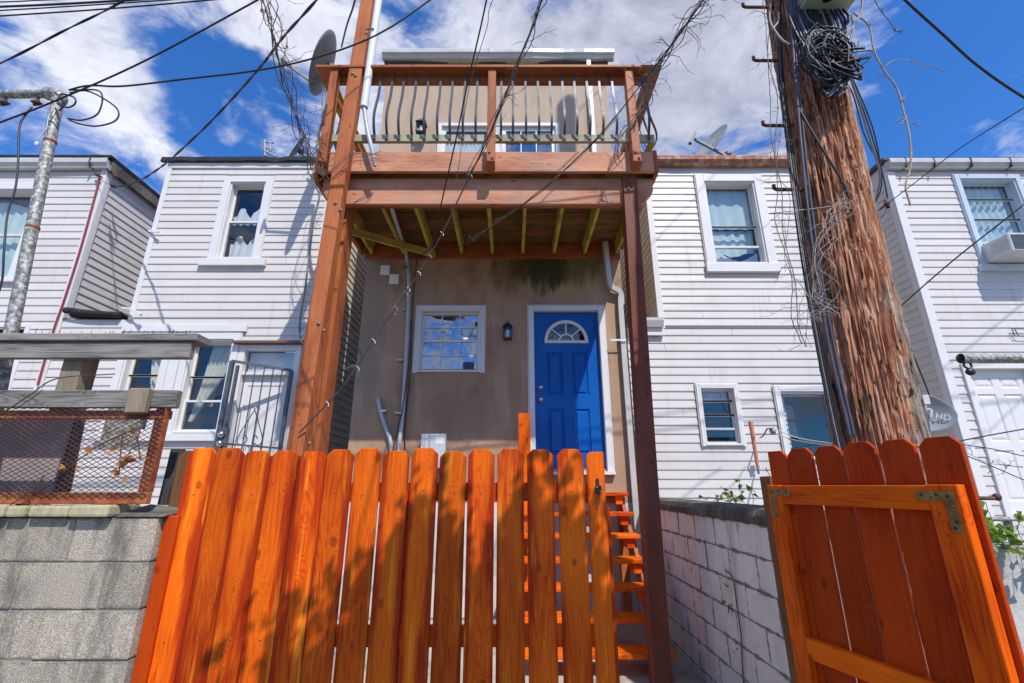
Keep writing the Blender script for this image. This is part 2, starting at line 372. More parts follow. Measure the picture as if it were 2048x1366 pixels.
def glass(name, refl=.32, tint=(.82, .86, .88), wav=0, wscale=2.2):
    m = bpy.data.materials.new(name); m.use_nodes = True; N = m.node_tree.nodes; L = m.node_tree.links
    N.remove(N['Principled BSDF']); out = N['Material Output']
    tr = N.new('ShaderNodeBsdfTransparent'); tr.inputs[0].default_value = (*tint, 1)
    gl = N.new('ShaderNodeBsdfGlossy'); gl.inputs['Roughness'].default_value = .015; gl.inputs[0].default_value = (.9, .95, 1, 1)
    gg = N.new('ShaderNodeNewGeometry'); dt = N.new('ShaderNodeVectorMath'); dt.operation = 'DOT_PRODUCT'; L.new(gg.outputs['Incoming'], dt.inputs[0]); L.new(gg.outputs['Normal'], dt.inputs[1])
    ab = N.new('ShaderNodeMath'); ab.operation = 'ABSOLUTE'; L.new(dt.outputs['Value'], ab.inputs[0])
    om = N.new('ShaderNodeMath'); om.operation = 'SUBTRACT'; om.inputs[0].default_value = 1; L.new(ab.outputs[0], om.inputs[1])
    fr = N.new('ShaderNodeMath'); fr.operation = 'POWER'; L.new(om.outputs[0], fr.inputs[0]); fr.inputs[1].default_value = 4
    a = N.new('ShaderNodeMath'); a.operation = 'ADD'; a.use_clamp = True; L.new(fr.outputs[0], a.inputs[0]); a.inputs[1].default_value = refl
    mx = N.new('ShaderNodeMixShader'); L.new(a.outputs[0], mx.inputs[0]); L.new(tr.outputs[0], mx.inputs[1]); L.new(gl.outputs[0], mx.inputs[2]); L.new(mx.outputs[0], out.inputs[0])
    if wav:
        g = N.new('ShaderNodeNewGeometry'); n = N.new('ShaderNodeTexNoise'); n.inputs['Scale'].default_value = wscale; n.inputs['Detail'].default_value = 1.5
        b = N.new('ShaderNodeBump'); b.inputs['Strength'].default_value = 1; b.inputs['Distance'].default_value = wav
        L.new(g.outputs['Position'], n.inputs['Vector']); L.new(n.outputs[0], b.inputs['Height']); L.new(b.outputs[0], gl.inputs['Normal'])
    return m
M['glass'] = glass('window_glass', .05, (.92, .94, .95))
M['glass_wavy'] = glass('mirror_like_window_glass', .22, (.7, .75, .8), .035, 2.2)
M['room'] = plain('dim_room', (.07, .065, .06), .9, .1, 0, .5, 3)
M['curtain'] = plain('white_curtain', (.72, .72, .73), .9, .1, 0, .2, 5)
M['curtain_t'] = plain('pale_teal_curtain', (.58, .70, .68), .9, .1, 0, .3, 5)
def lace():
    t = NT('patterned_lace_curtain', .9, .1)
    v = t.voro(t.coord('Object', (1, 1, 1)), 16); r = t.math('ABSOLUTE', t.math('SINE', t.math('MULTIPLY', v, 22)), 0)
    t.col(t.mix(t.rng(r, .1, .5), (.30, .27, .21), (.78, .72, .58))); return t.m
M['lace'] = lace()
def stucco():
    t = NT('tan_brown_stucco', .88, .15)
    P = t.coord('World'); s = t.sep(t.geo.outputs['Position'])
    big = t.noise(P, 1.1, 5, .6); med = t.noise(t.coord('World', (1, 1, .35)), 3.2, 6, .62); fine = t.noise(P, 95, 4, .7)
    c = t.ramp(big, [(.3, (.35, .225, .145)), (.7, (.50, .335, .225))])
    c = t.mix(t.math('MULTIPLY', t.rng(med, .44, .70), .75), c, (.29, .18, .115))
    c = t.mix(t.math('MULTIPLY', t.rng(t.noise(t.coord('World', (6, 1, .5), (3, 0, 1)), 1, 5, .65), .55, .72), .30), c, (.55, .45, .37))
    # upper storey: lighter tone
    c = t.mix(t.rng(s[2], 4.7, 5.1, 0, .92), c, t.mix(t.rng(med, .4, .7), (.52, .40, .30), (.45, .335, .245)))
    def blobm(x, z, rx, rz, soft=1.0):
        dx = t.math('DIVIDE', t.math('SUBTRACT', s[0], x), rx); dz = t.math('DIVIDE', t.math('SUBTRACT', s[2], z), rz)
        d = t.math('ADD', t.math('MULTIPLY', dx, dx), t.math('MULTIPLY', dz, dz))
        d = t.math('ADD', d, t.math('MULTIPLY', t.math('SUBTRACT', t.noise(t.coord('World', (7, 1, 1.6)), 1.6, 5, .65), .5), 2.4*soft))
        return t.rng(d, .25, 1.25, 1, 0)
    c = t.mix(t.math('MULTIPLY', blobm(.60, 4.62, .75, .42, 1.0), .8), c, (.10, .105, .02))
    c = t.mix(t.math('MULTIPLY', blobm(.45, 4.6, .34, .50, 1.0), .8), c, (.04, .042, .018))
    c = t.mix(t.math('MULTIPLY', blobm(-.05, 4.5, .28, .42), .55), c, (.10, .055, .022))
    c = t.mix(t.math('MULTIPLY', blobm(-.55, 2.55, .6, .35), .35), c, (.22, .15, .115))
    c = t.mix(t.math('MULTIPLY', blobm(-1.85, 3.6, .2, 1.2), .45), c, (.24, .20, .18))
    c = t.mix(t.math('MULTIPLY', blobm(.05, 2.8, .10, .7), .35), c, (.26, .14, .08))
    t.col(c); t.bump(fine, .8, .010); return t.m
M['stucco'] = stucco()
def parge(name, a, b, dirt=(.12, .115, .10), amt=.55, bump=.5, joint=None):
    t = NT(name, .85, .2)
    n = t.noise(t.coord('World', (1, 1, .55)), 2.6, 7, .68); n2 = t.noise(t.coord('World'), 24, 6, .68); n3 = t.noise(t.coord('World', (7, 7, 1.0), (2, 4, 1)), 1.3, 6, .7)
    c = t.mix(t.rng(n, .35, .7), a, b); c = t.mix(t.math('MULTIPLY', t.rng(n3, .52, .74), amt), c, dirt)
    c = t.mix(t.math('MULTIPLY', t.rng(n2, .60, .74), amt), c, dirt)
    if joint:
        o = t.sep(t.tc.outputs['Object']); ax = 1 if joint == 'y' else 0
        ez = t.math('SUBTRACT', .098, t.math('ABSOLUTE', t.math('SUBTRACT', o[2], .098))); ey = t.math('SUBTRACT', .198, t.math('ABSOLUTE', o[ax]))
        e = t.math('MINIMUM', ez, ey); jn = t.noise(t.coord('World', (1, 1, 1)), 9, 5, .7)
        e = t.math('ADD', e, t.math('MULTIPLY', t.math('SUBTRACT', jn, .56), .07)); c = t.mix(t.math('MULTIPLY', t.rng(e, -.004, .008, 1, 0), .8), c, (.09, .085, .075))
        lo = t.sep(t.geo.outputs['Position'])[2]; ln = t.noise(t.coord('World', (1.2, 1.2, 1.2)), 2.2, 6, .7)
        c = t.mix(t.math('MULTIPLY', t.rng(t.math('ADD', t.math('MULTIPLY', ln, 1.0), t.math('MULTIPLY', lo, -.35)), .05, .42), .35), c, (.36, .36, .40))
        pk = t.noise(t.coord('World'), 6, 8, .75); c = t.mix(t.math('MULTIPLY', t.rng(pk, .60, .64), .7), c, (.38, .36, .33))
    t.col(c); t.bump(t.math('ADD', n2, t.math('MULTIPLY', n, 2)), bump, .008); return t.m
M['whiteblock'] = parge('white_painted_block', (.90, .85, .78), (.78, .72, .65), (.26, .24, .21), .6, .7, joint='y')
M['foundation'] = parge('white_parged_base', (.66, .65, .63), (.52, .51, .49), (.25, .23, .2), .4)
M['mortar_dark'] = plain('dark_dirty_mortar', (.26, .25, .235), .95, .1, 0, .6, 20, .6)
M['mortar'] = plain('grey_mortar', (.27, .255, .235), .95, .1, 0, .5, 20, .6)
M['coping'] = parge('blackened_concrete_coping', (.085, .075, .062), (.21, .19, .16), (.035, .033, .03), .75, .9)
M['cwall'] = parge('crumbling_concrete_wall', (.42, .40, .37), (.58, .56, .52), (.17, .16, .08), .7, 1)
def blockm():
    t = NT('exposed_aggregate_block', .92, .15)
    v = t.noise(t.coord('World'), 150, 4, .75); n = t.noise(t.coord('World'), 3.3, 6, .65); n3 = t.noise(t.coord('World', (3, 3, .9)), 1.7, 5, .7)
    c = t.ramp(v, [(.34, (.24, .20, .145)), (.50, (.46, .395, .305)), (.60, (.55, .485, .39)), (.68, (.82, .76, .65))])
    c = t.mix(t.math('MULTIPLY', t.rng(n, .5, .72), .5), c, (.145, .14, .135)); c = t.mix(t.math('MULTIPLY', t.rng(n3, .50, .66), .62), c, (.10, .098, .088))
    hs = t.N.new('ShaderNodeHueSaturation'); t.lk(t.rng(t.oi.outputs['Random'], 0, 1, .82, 1.18, False), hs.inputs['Value']); t.lk(c, hs.inputs['Color'])
    cc = hs.outputs[0]; o = t.sep(t.tc.outputs['Object'])
    ez = t.math('SUBTRACT', .097, t.math('ABSOLUTE', t.math('SUBTRACT', o[2], .097))); jn = t.noise(t.coord('World'), 12, 6, .7)
    e = t.math('ADD', ez, t.math('MULTIPLY', t.math('SUBTRACT', jn, .55), .08)); cc = t.mix(t.math('MULTIPLY', t.rng(e, -.004, .010, 1, 0), .5), cc, (.12, .11, .09))
    diag_shade = t.noise(t.coord('World', (2.6, 2, .55), (4, 0, 0), rot=(0, .45, 0)), 1.6, 5, .6); cc = t.mix(t.math('MULTIPLY', t.rng(diag_shade, .52, .62), .5), cc, (.085, .08, .07))  # slanted noise paints diagonal cast shadows into the block colour
    t.col(cc); t.bump(v, .9, .007); return t.m
M['block'] = blockm()
M['ybrick'] = parge('yellow_glazed_brick', (.50, .44, .28), (.40, .34, .21), (.12, .10, .07), .5, .5)
M['concrete'] = parge('yard_concrete_slab', (.34, .31, .26), (.48, .44, .38), (.07, .075, .04), .6, .5)
M['asphalt'] = parge('alley_concrete', (.15, .14, .125), (.20, .185, .165), (.10, .09, .08), .5, .6)
M['greenbox'] = plain('pale_green_cabinet', (.40, .47, .38), .5, .4, 0, .35, 6, .1)
M['panelgrey'] = plain('light_grey_box', (.50, .53, .56), .4, .4)
M['acwhite'] = plain('ac_white', (.60, .60, .60), .5, .4, 0, .3, 12)
M['bluep'] = plain('blue_plastic', (.02, .16, .55), .4, .4)
M['plastic_w'] = plain('white_plastic', (.70, .70, .69), .4, .4)
M['ledlamp'] = None
def lampm():
    t = NT('warm_ceiling_lamp', .5); t.p.inputs['Emission Color'].default_value = (1, .62, .22, 1); t.p.inputs['Emission Strength'].default_value = 2.2; return t.m
M['ledlamp'] = lampm()
def polem():
    t = NT('split_utility_pole_wood', .88, .2)
    a = t.noise(t.coord('Object', (44, 44, 1.7)), 1.0, 8, .68, .25); b = t.noise(t.coord('Object', (1, 1, .8)), 3.2, 4, .55)
    pits = t.noise(t.coord('Object', (46, 46, 13)), 1.0, 3, .6); s = t.sep(t.coord('Object'))
    c = t.ramp(a, [(.34, (.03, .016, .011)), (.42, (.30, .12, .062)), (.52, (.52, .235, .13)), (.66, (.68, .44, .31))])
    grey = t.ramp(a, [(.30, (.04, .035, .03)), (.5, (.30, .255, .21)), (.7, (.60, .53, .46))])
    # weathered grey on the flank away from the shelter of the cables
    side = t.math('ADD', t.math('MULTIPLY', t.math('SUBTRACT', t.sep(t.geo.outputs['Position'])[0], t.math('ADD', 1.95, t.math('MULTIPLY', t.sep(t.geo.outputs['Position'])[2], .042))), 3.4), t.math('MULTIPLY', t.math('SUBTRACT', b, .5), 2.6))
    c = t.mix(t.rng(side, .10, .62, 0, .95), c, grey)
    c = t.mix(t.rng(side, -.95, -.35, .6, 0), c, t.ramp(a, [(.3, (.03, .02, .017)), (.7, (.24, .135, .085))]))
    c = t.mix(t.math('MULTIPLY', t.rng(pits, .62, .67), .9), c, (.018, .012, .009))
    t.col(c); t.bump(t.math('ADD', a, t.math('MULTIPLY', t.rng(pits, .60, .68), -.6)), .9, .012); return t.m
M['pole'] = polem()

# ------------------------------------------------------------------ ground
g = MB().add([(-150, -150, 0), (150, -150, 0), (150, 2.5, 0), (-150, 2.5, 0)], [(0, 1, 2, 3)])
g.add([(-150, 5.7, .26), (150, 5.7, .26), (150, 160, .3), (-150, 160, .3)], [(0, 1, 2, 3)])
obj('ground', g, M['asphalt'], kind='structure')
def slab():
    m = MB(); n = 5
    xs = [-150, -6, -2.6, 0, 1.55, 6, 150]
    for i in range(len(xs)-1):
        m.hexa([(xs[i]+.004, 2.505, -.2), (xs[i+1]-.004, 2.505, -.2), (xs[i+1]-.004, 5.69, -.2), (xs[i]+.004, 5.69, -.2),
                (xs[i]+.004, 2.505, .02), (xs[i+1]-.004, 2.505, .02), (xs[i+1]-.004, 5.69, .262), (xs[i]+.004, 5.69, .262)])
    return m
obj('yard_pavement', slab(), M['concrete'], kind='structure')

# ------------------------------------------------------------------ house helpers
def cells(a0, a1, z0, z1, holes):
    A = sorted({a0, a1, *[h[0] for h in holes], *[h[1] for h in holes]}); Z = sorted({z0, z1, *[h[2] for h in holes], *[h[3] for h in holes]})
    A = [a for a in A if a0 <= a <= a1]; Z = [z for z in Z if z0 <= z <= z1]
    for i in range(len(A)-1):
        for k in range(len(Z)-1):
            ca, cz = (A[i]+A[i+1])/2, (Z[k]+Z[k+1])/2
            if not any(h[0] < ca < h[1] and h[2] < cz < h[3] for h in holes): yield A[i], A[i+1], Z[k], Z[k+1]
def wall(parent, x0, x1, z0, z1, Y, holes, mat, th=.14, name='wall'):
    m = MB()
    for a, b, c, d in cells(x0, x1, z0, z1, holes): m.box(a, b, Y, Y+th, c, d)
    return obj(name, m, mat, parent)
def siding(parent, a0, a1, z0, z1, P, holes, mat, pitch=.112, facing='front'):
    """lap boards; facing 'front' (-y), 'right' (+x, a = y range), 'left' (-x)"""
    n = int(round((z1-z0)/pitch)); ph = (z1-z0)/n
    for k in range(n):
        za, zb = z0+k*ph, z0+(k+1)*ph; zm = (za+zb)/2
        segs = [(a0, a1)]
        if random.random() < .3: sx = random.uniform(a0+.4, a1-.4) if a1-a0 > 1 else a1; segs = [(a0, sx), (sx+.004, a1)]
        for h in holes:
            if h[2] < zm < h[3]:
                ns = []
                for s0, s1 in segs:
                    if h[1] <= s0 or h[0] >= s1: ns.append((s0, s1)); continue
                    if h[0] > s0: ns.append((s0, h[0]))
                    if h[1] < s1: ns.append((h[1], s1))
                segs = ns
        for s0, s1 in segs:
            if s1-s0 < .01: continue
            m = MB()
            steps = max(1, int((s1-s0)/.5)); 
            for q in range(1):
                j = lambda: random.uniform(-.0012, .0012)
                o1 = .0135+j(); o2 = .003; lip = .006
                prof = [(0.0, za+.001), (-o1, za+.001), (-o1-.0015, za+.012), (-o2, zb+.004), (0.0, zb+.004)]
                if facing == 'front': m.prism([(P+d, z) for d, z in prof], s0, s1, 'x')
                elif facing == 'right': m.prism([(P-d, z) for d, z in prof], s0, s1, 'y')
                else: m.prism([(P+d, z) for d, z in prof], s0, s1, 'y')
            obj('siding_board', m, mat, parent)
def room(parent, x0, x1, z0, z1, Y, depth=.9, mat=None):
    m = MB(); a, b, c, d = x0-.25, x1+.25, z0-.2, z1+.25; y0, y1 = Y+.145, Y+depth
    m.add([(a,y0,c),(b,y0,c),(b,y0,d),(a,y0,d),(a,y1,c),(b,y1,c),(b,y1,d),(a,y1,d)], [(4,5,6,7),(0,1,5,4),(3,7,6,2),(0,4,7,3),(1,2,6,5)])
    return obj('room', m, mat or M['room'], parent)
def ripple(x0, x1, z0, z1, Y, amp=.02, n=26, wav=.05, botfun=None, topfun=None, leftfun=None):
    m = MB(); rows = 8; vs = []
    for r in range(rows+1):
        for i in range(n+1):
            u = i/n; x = x0+(x1-x0)*u
            zt = z1 if not topfun else topfun(u); zb = z0 if not botfun else botfun(u)
            z = zb+(zt-zb)*r/rows
            if leftfun: x = leftfun(u, r/rows)
            vs.append((x, Y+amp*math.sin(u*(x1-x0)/wav*math.pi+.4*math.sin(r*.6))+.004*math.sin(u*90), z))
    fs = [(r*(n+1)+i, r*(n+1)+i+1, (r+1)*(n+1)+i+1, (r+1)*(n+1)+i) for r in range(rows) for i in range(n)]
    return m.add(vs, fs, True)
def window(parent, x0, x1, z0, z1, Y, cas=.085, apron=.10, ext=.03, meet=(.5,), grid=None, gl='glass', trim='trim', depth=.07, curtains=None, proud=.03):
    """casing rect x0..x1, z0..z1; opening inside it. Returns hole for the siding and the opening"""
    w = MB(); yf = Y-.018-proud
    w.box(x0, x0+cas, yf, Y+.0, z0, z1); w.box(x1-cas, x1, yf, Y, z0, z1)
    w.box(x0+cas, x1-cas, yf-.002, Y, z1-cas, z1)
    # channel round the casing
    w.box(x0-.012, x0, yf+.012, Y, z0, z1+.012); w.box(x1, x1+.012, yf+.012, Y, z0, z1+.012); w.box(x0, x1, yf+.012, Y, z1, z1+.012)
    W_ = obj('window', w, M[trim], parent, bevel=.003)
    if apron: obj('sill', MB().box(x0-ext, x1+ext, yf-.02, Y, z0-apron, z0), M[trim], W_, bevel=.004)
    a, b, c, d = x0+cas, x1-cas, z0+.012, z1-cas
    fr = MB(); t = .022
    for (p, q, r, s_) in [(a, a+t, c, d), (b-t, b, c, d), (a+t, b-t, d-t, d), (a+t, b-t, c, c+t)]: fr.box(p, q, Y-.028, Y+depth+.05, r, s_)
    obj('frame', fr, M[trim], W_, bevel=.002)
    a, b, c, d = a+t, b-t, c+t, d-t
    marks = [0, *meet, 1]
    for i in range(len(marks)-1):
        lo, hi = c+(d-c)*marks[i], c+(d-c)*marks[i+1]; yo = Y+depth-.035 + (0 if i == 0 else .03)
        s = MB(); q = .026
        if i: lo -= .012
        if i < len(marks)-2: hi += .012
        s.box(a, a+q, yo, yo+.024, lo, hi); s.box(b-q, b, yo, yo+.024, lo, hi); s.box(a+q, b-q, yo, yo+.024, lo, lo+q); s.box(a+q, b-q, yo, yo+.024, hi-q, hi)
        if grid:
            gx, gz = grid
            for k in range(1, gx): xx = a+q+(b-a-2*q)*k/gx; s.box(xx-.006, xx+.006, yo+.004, yo+.016, lo+q, hi-q)
            for k in range(1, gz): zz = lo+q+(hi-lo-2*q)*k/gz; s.box(a+q, b-q, yo+.005, yo+.015, zz-.006, zz+.006)
        obj('sash', s, M[trim], W_)
        obj('pane', MB().box(a+q-.004, b-q+.004, yo+.0165, yo+.0205, lo+q-.004, hi-q+.004), M[gl], W_)
    rm = room(W_, a, b, c, d, Y)
    if curtains: curtains(W_, a, b, c, d, Y+depth+.08)
    return W_, (x0-.012, x1+.012, z0-apron, z1+.012), (x0+cas-.001, x1-cas+.001, z0+.001, z1-cas+.001)
def rect(pxl, pyt, pxr, pyb, Y, pxl2=None, pxr2=None):
    """world rect from a photo trapezoid"""
    t = at(pxl, pyt, Y); t2 = at(pxr, pyt, Y); b = at(pxl2 if pxl2 is not None else pxl, pyb, Y); b2 = at(pxr2 if pxr2 is not None else pxr, pyb, Y)
    return (t.x+b.x)/2, (t2.x+b2.x)/2, b.z, t.z
def gutter(parent, x0, x1, Y, z0, z1, mat, name='gutter', wob=.006, dep=.11):
    m = MB(); n = max(2, int((x1-x0)/.16)); H = z1-z0
    prof = [(0, 0), (-dep*.62, 0), (-dep*.78, .3*H), (-dep, .45*H), (-dep, .86*H), (-dep*.9, H), (-dep*.85, H), (-dep*.93, .84*H), (-.008, .84*H), (0, H)]
    vs = []
    for i in range(n+1):
        x = x0+(x1-x0)*i/n; w = wob*noise.noise((x*1.7, Y, z0))*2
        vs += [(x, Y+a+(w if a < -.02 else 0), z0+b+w) for a, b in prof]
    k = len(prof); fs = [(i*k+j, i*k+(j+1) % k, (i+1)*k+(j+1) % k, (i+1)*k+j) for i in range(n) for j in range(k)]
    fs += [tuple(range(k)), tuple(range((n+1)*k-1, n*k-1, -1))]
    return obj(name, m.add(vs, fs), mat, parent)

YW = 5.8
# ------------------------------------------------------------------ far-left white house (H1)
h1 = thing('white_house', 'white sided rowhouse at the far left behind the blotchy steel pole', 'house', (-7.6, YW, .26))
X1r = at(215, 345, YW).x
w1 = rect(-115, 370, 92, 560, YW, -160, 42)
def cur1(W_, a, b, c, d, y):
    obj('curtain', ripple(a, b, c, d, y, .014, 30, .07, topfun=lambda u: c+(d-c)*(.95-.25*abs(u-.5))), M['curtain_t'], W_)
W_, hs1, ho1 = window(h1, w1[0], w1[1], w1[2], w1[3], YW, .10, .05, .02, curtains=cur1, gl='glass')
dx0, dx1, dz0, dz1 = rect(-180, 655, 62, 1100, YW, -400, -20)
door_h1 = (dx0, at(45, 700, YW).x, .5, at(50, 655, YW).z)
zt1 = at(200, 343, YW).z
holes = [hs1, door_h1]
wall(h1, -9.4, X1r, .26, zt1+.2, YW, [ho1, door_h1], M['siding'], name='wall')
siding(h1, -9.4, X1r-.07, .7, zt1, YW, holes, M['siding'])
siding(h1, YW+.07, 8.8, at(150, 640, YW).z-.02, zt1, X1r, [], M['siding'], facing='right')
obj('side_wall', MB().box(X1r-.15, X1r-.001, YW+.14, 9, .3, zt1+.2), M['siding'], h1)
obj('corner_trim', MB().box(X1r-.07, X1r+.024, YW-.024, YW-.001, .3, zt1+.02).box(X1r+.001, X1r+.024, YW, YW+.075, .3, zt1+.02), M['trim'], h1, bevel=.003)
gutter(h1, -9.4, X1r+.06, YW-.02, zt1, zt1+.15, M['gutter'])
for px in (80, 175):
    p = at(px, 330, YW-.14); obj('gutter_strap', MB().box(p.x-.006, p.x+.006, YW-.14, YW-.02, zt1-.004, zt1+.155), M['iron'], h1)
obj('roof', MB().box(-9.5, X1r+.10, YW-.12, 9.2, zt1+.156, zt1+.20), M['tar'], h1)
obj('rake_board', MB().box(X1r+.025, X1r+.09, YW-.05, 9.1, zt1-.02, zt1+.155), M['coping'], h1)
# dark brown doorway beside the railing
dm = MB().box(door_h1[0], door_h1[1], YW+.1, YW+.13, door_h1[2], door_h1[3])
obj('door', dm, plain('brown_door', (.16, .075, .04), .6, .3, 0, .4, 4), h1)
obj('door_frame', MB().box(door_h1[1]-.03, door_h1[1]+.03, YW-.03, YW+.1, .7, door_h1[3]).box(door_h1[0]-.05, door_h1[1]+.03, YW-.031, YW+.1, door_h1[3], door_h1[3]+.035), M['trim'], h1)

# ------------------------------------------------------------------ white house with two big lower windows (H2)
X2l = at(339, 335, YW).x; X2r = at(657, 407, YW).x+.03; z2t = at(450, 330, YW).z
h2 = thing('white_house', 'white sided rowhouse with torn black roof felt, left of the tall timber post', 'house', ((X2l+X2r)/2, YW, .26))
u0 = rect(452, 356, 548, 520, YW, 420, 524)
def cur2(W_, a, b, c, d, y):
    m = c+(d-c)*.5
    obj('curtain', ripple(a, b, m, d, y, .016, 26, .05, botfun=lambda u: m+.02, topfun=lambda u: m+(d-m)*(.38+.13*math.cos(u*12.5+3.1))), M['curtain'], W_)
    obj('curtain', ripple(a, b, c, m, y+.05, .016, 26, .05, topfun=lambda u: c+(m-c)*(.66+.12*math.cos(u*12.5+3.1))), M['curtain'], W_)
_, hs2, ho2 = window(h2, u0[0], u0[1], u0[2], u0[3], YW, .10, .11, .10, curtains=cur2)
lowA = rect(253, 668, 352, 785, YW, 225, 330); lowA = (lowA[0], lowA[1], at(250, 868, YW).z, lowA[3])
lowB = rect(372, 668, 484, 868, YW, 338, 452)
def curA(W_, a, b, c, d, y):
    obj('curtain', ripple(a+(b-a)*.35, b, c+(d-c)*.3, d, y, .02, 24, .045, leftfun=lambda u, v: a+(b-a)*(.35+.25*(1-v)+.65*u*(.45+.55*v))), M['lace'], W_)
def curB(W_, a, b, c, d, y):
    obj('curtain', ripple(a+.02, b, c+(d-c)*.12, d, y, .02, 30, .04, leftfun=lambda u, v: a+.03+(b-a-.05)*((.30*v+.0)+u*(.10+.86*v**1.1))), M['lace'], W_)
    obj('plank', MB().box(a+(b-a)*.12, a+(b-a)*.45, y+.10, y+.12, c+(d-c)*.30, c+(d-c)*.74), M['plank_yel'], W_)
_, hsA, hoA = window(h2, *lowA, YW, .085, .09, .03, meet=(.33, .62), curtains=curA)
_, hsB, hoB = window(h2, *lowB, YW, .085, .09, .03, meet=(.33, .60), curtains=curB, gl='glass')
d2 = rect(497, 697, 604, 900, YW, 450, 560); d2 = (d2[0], d2[1], 1.15, d2[3])
X12 = X1r+.03
z12 = at(200, 640, YW).z
allh = [hs2, hsA, hsB, (d2[0]-.06, d2[1]+.06, 0, d2[3]+.05)]
wall(h2, X2l, X2r, z12, z2t+.02, YW, [ho2], M['siding'])
wall(h2, X12, X2r, .26, z12, YW, [hoA, hoB, d2], M['siding'])
siding(h2, X2l+.06, X2r-.06, z12+.03, z2t-.06, YW, allh, M['siding'])
siding(h2, X12, X2r-.06, .75, z12, YW, allh, M['siding'])
siding(h2, YW+.02, 8.8, .8, z2t-.05, X2r, [], M['siding_y'], facing='right')
obj('side_wall', MB().box(X2r-.15, X2r-.001, YW+.141, 9, .3, z2t), M['siding'], h2)
obj('corner_trim', MB().box(X2l-.005, X2l+.06, YW-.026, YW-.001, z12, z2t-.02), M['trim'], h2, bevel=.003)
obj('corner_trim', MB().box(X2r-.07, X2r+.02, YW-.026, YW-.001, .4, z2t-.02), M['trim'], h2, bevel=.003)
obj('left_wall', MB().box(X2l, X2l+.14, YW+.141, 9, z12, z2t), M['siding'], h2)
obj('fascia', MB().box(X2l-.01, X2r+.02, YW-.03, YW-.002, z2t-.07, z2t+.02), M['trim'], h2)
tt = MB(); nn = 40; vs = []
for i in range(nn+1):
    x = X2l-.10+(X2r-X2l+.16)*i/nn; a = noise.noise((x*3, 1, 0))*.04; b = noise.noise((x*5, 4, 0))*.03
    vs += [(x, YW+.5, z2t+.10), (x, YW-.06+b, z2t+.10+a*.4), (x, YW-.075+b, z2t+.02+a), (x, YW-.032, z2t+.015)]
tt.add(vs, [(i*4+j, i*4+j+1, i*4+j+5, i*4+j+4) for i in range(nn) for j in range(3)])
obj('roof_felt', tt, M['tar'], h2)
obj('roof', MB().box(X2l, X2r, YW+.01, 9.2, z2t+.021, z2t+.095), M['roof'], h2)
# head trim above lower windows
p = at(250, 655, YW).z; obj('head_trim', MB().box(lowA[0]-.05, lowB[1]+.06, YW-.05, YW-.02, lowA[3]+.02, lowA[3]+.12), M['trim'], h2, bevel=.004)
obj('mullion_trim', MB().box(lowA[1]+.015, lowB[0]-.015, YW-.045, YW-.019, lowA[2], lowA[3]), M['trim'], h2)
# flashing in the gap between the houses
fl = MB(); a = at(130, 640, YW).x; b = at(245, 640, YW).x
fl.tube(spline([(a+.02, YW-.05, z12+.12), ((a+b)/2, YW-.06, z12+.07), (b, YW-.05, z12+.05)], 6), .045, 8)
fl.box(a+.05, b, YW-.02, YW+1.6, z12+.06, z12+.075)
obj('rolled_flashing', fl, M['tar'], h2)
# door and transom
dd = thing
tr0 = d2[3]-.32
obj('door_frame', MB().box(d2[0]-.06, d2[0]+.02, YW-.045, YW+.06, .6, d2[3]+.04).box(d2[1]-.02, d2[1]+.06, YW-.045, YW+.06, .6, d2[3]+.04).box(d2[0], d2[1], YW-.044, YW+.06, d2[3]-.03, d2[3]+.04).box(d2[0]+.02, d2[1]-.02, YW-.03, YW+.06, tr0-.04, tr0), M['trim'], h2, bevel=.003)
obj('door_canopy', MB().box(d2[0]-.13, d2[1]+.12, YW-.12, YW-.02, d2[3]+.045, d2[3]+.075), plain('brown_drip_cap', (.16, .09, .075), .6, .3), h2)
DR = obj('door', MB().box(d2[0]+.021, d2[1]-.021, YW+.03, YW+.07, .6, tr0-.041), M['trim'], h2)
obj('door_moulding', MB().box(d2[0]+.08, d2[0]+.10, YW+.022, YW+.029, .8, tr0-.15).box(d2[1]-.10, d2[1]-.08, YW+.022, YW+.029, .8, tr0-.15).box(d2[0]+.10, d2[1]-.10, YW+.022, YW+.029, tr0-.17, tr0-.15), M['trim'], DR)
TR = obj('transom', MB().box(d2[0]+.021, d2[1]-.021, YW+.03, YW+.036, tr0+.001, d2[3]-.031), M['glass'], h2)
obj('transom_backing', MB().box(d2[0]+.021, d2[1]-.021, YW+.09, YW+.11, tr0+.001, d2[3]-.031), M['curtain'], h2)
# downspout in the gap beside the tan house
ds = spline([(X2r+.25, YW-.02, 4.62), (X2r+.22, YW-.04, 4.2), (X2r+.13, YW-.06, 3.3), (X2r+.10, YW-.06, 2.4), (X2r+.09, YW-.06, .5)], 5)
obj('downspout', MB().tube(ds, .042, 8), M['gutter'], h2)
obj('brace_strap', MB().beam(at(298, 462, YW-.04), at(318, 464, YW-.09), .02, .03), M['plastic_w'], h2)
obj('brace_strap', MB().beam(at(245, 616, YW-.05), at(262, 618, YW-.10), .03, .03).beam(at(262, 618, YW-.10), at(282, 630, YW-.16), .03, .03), M['plastic_w'], h2)

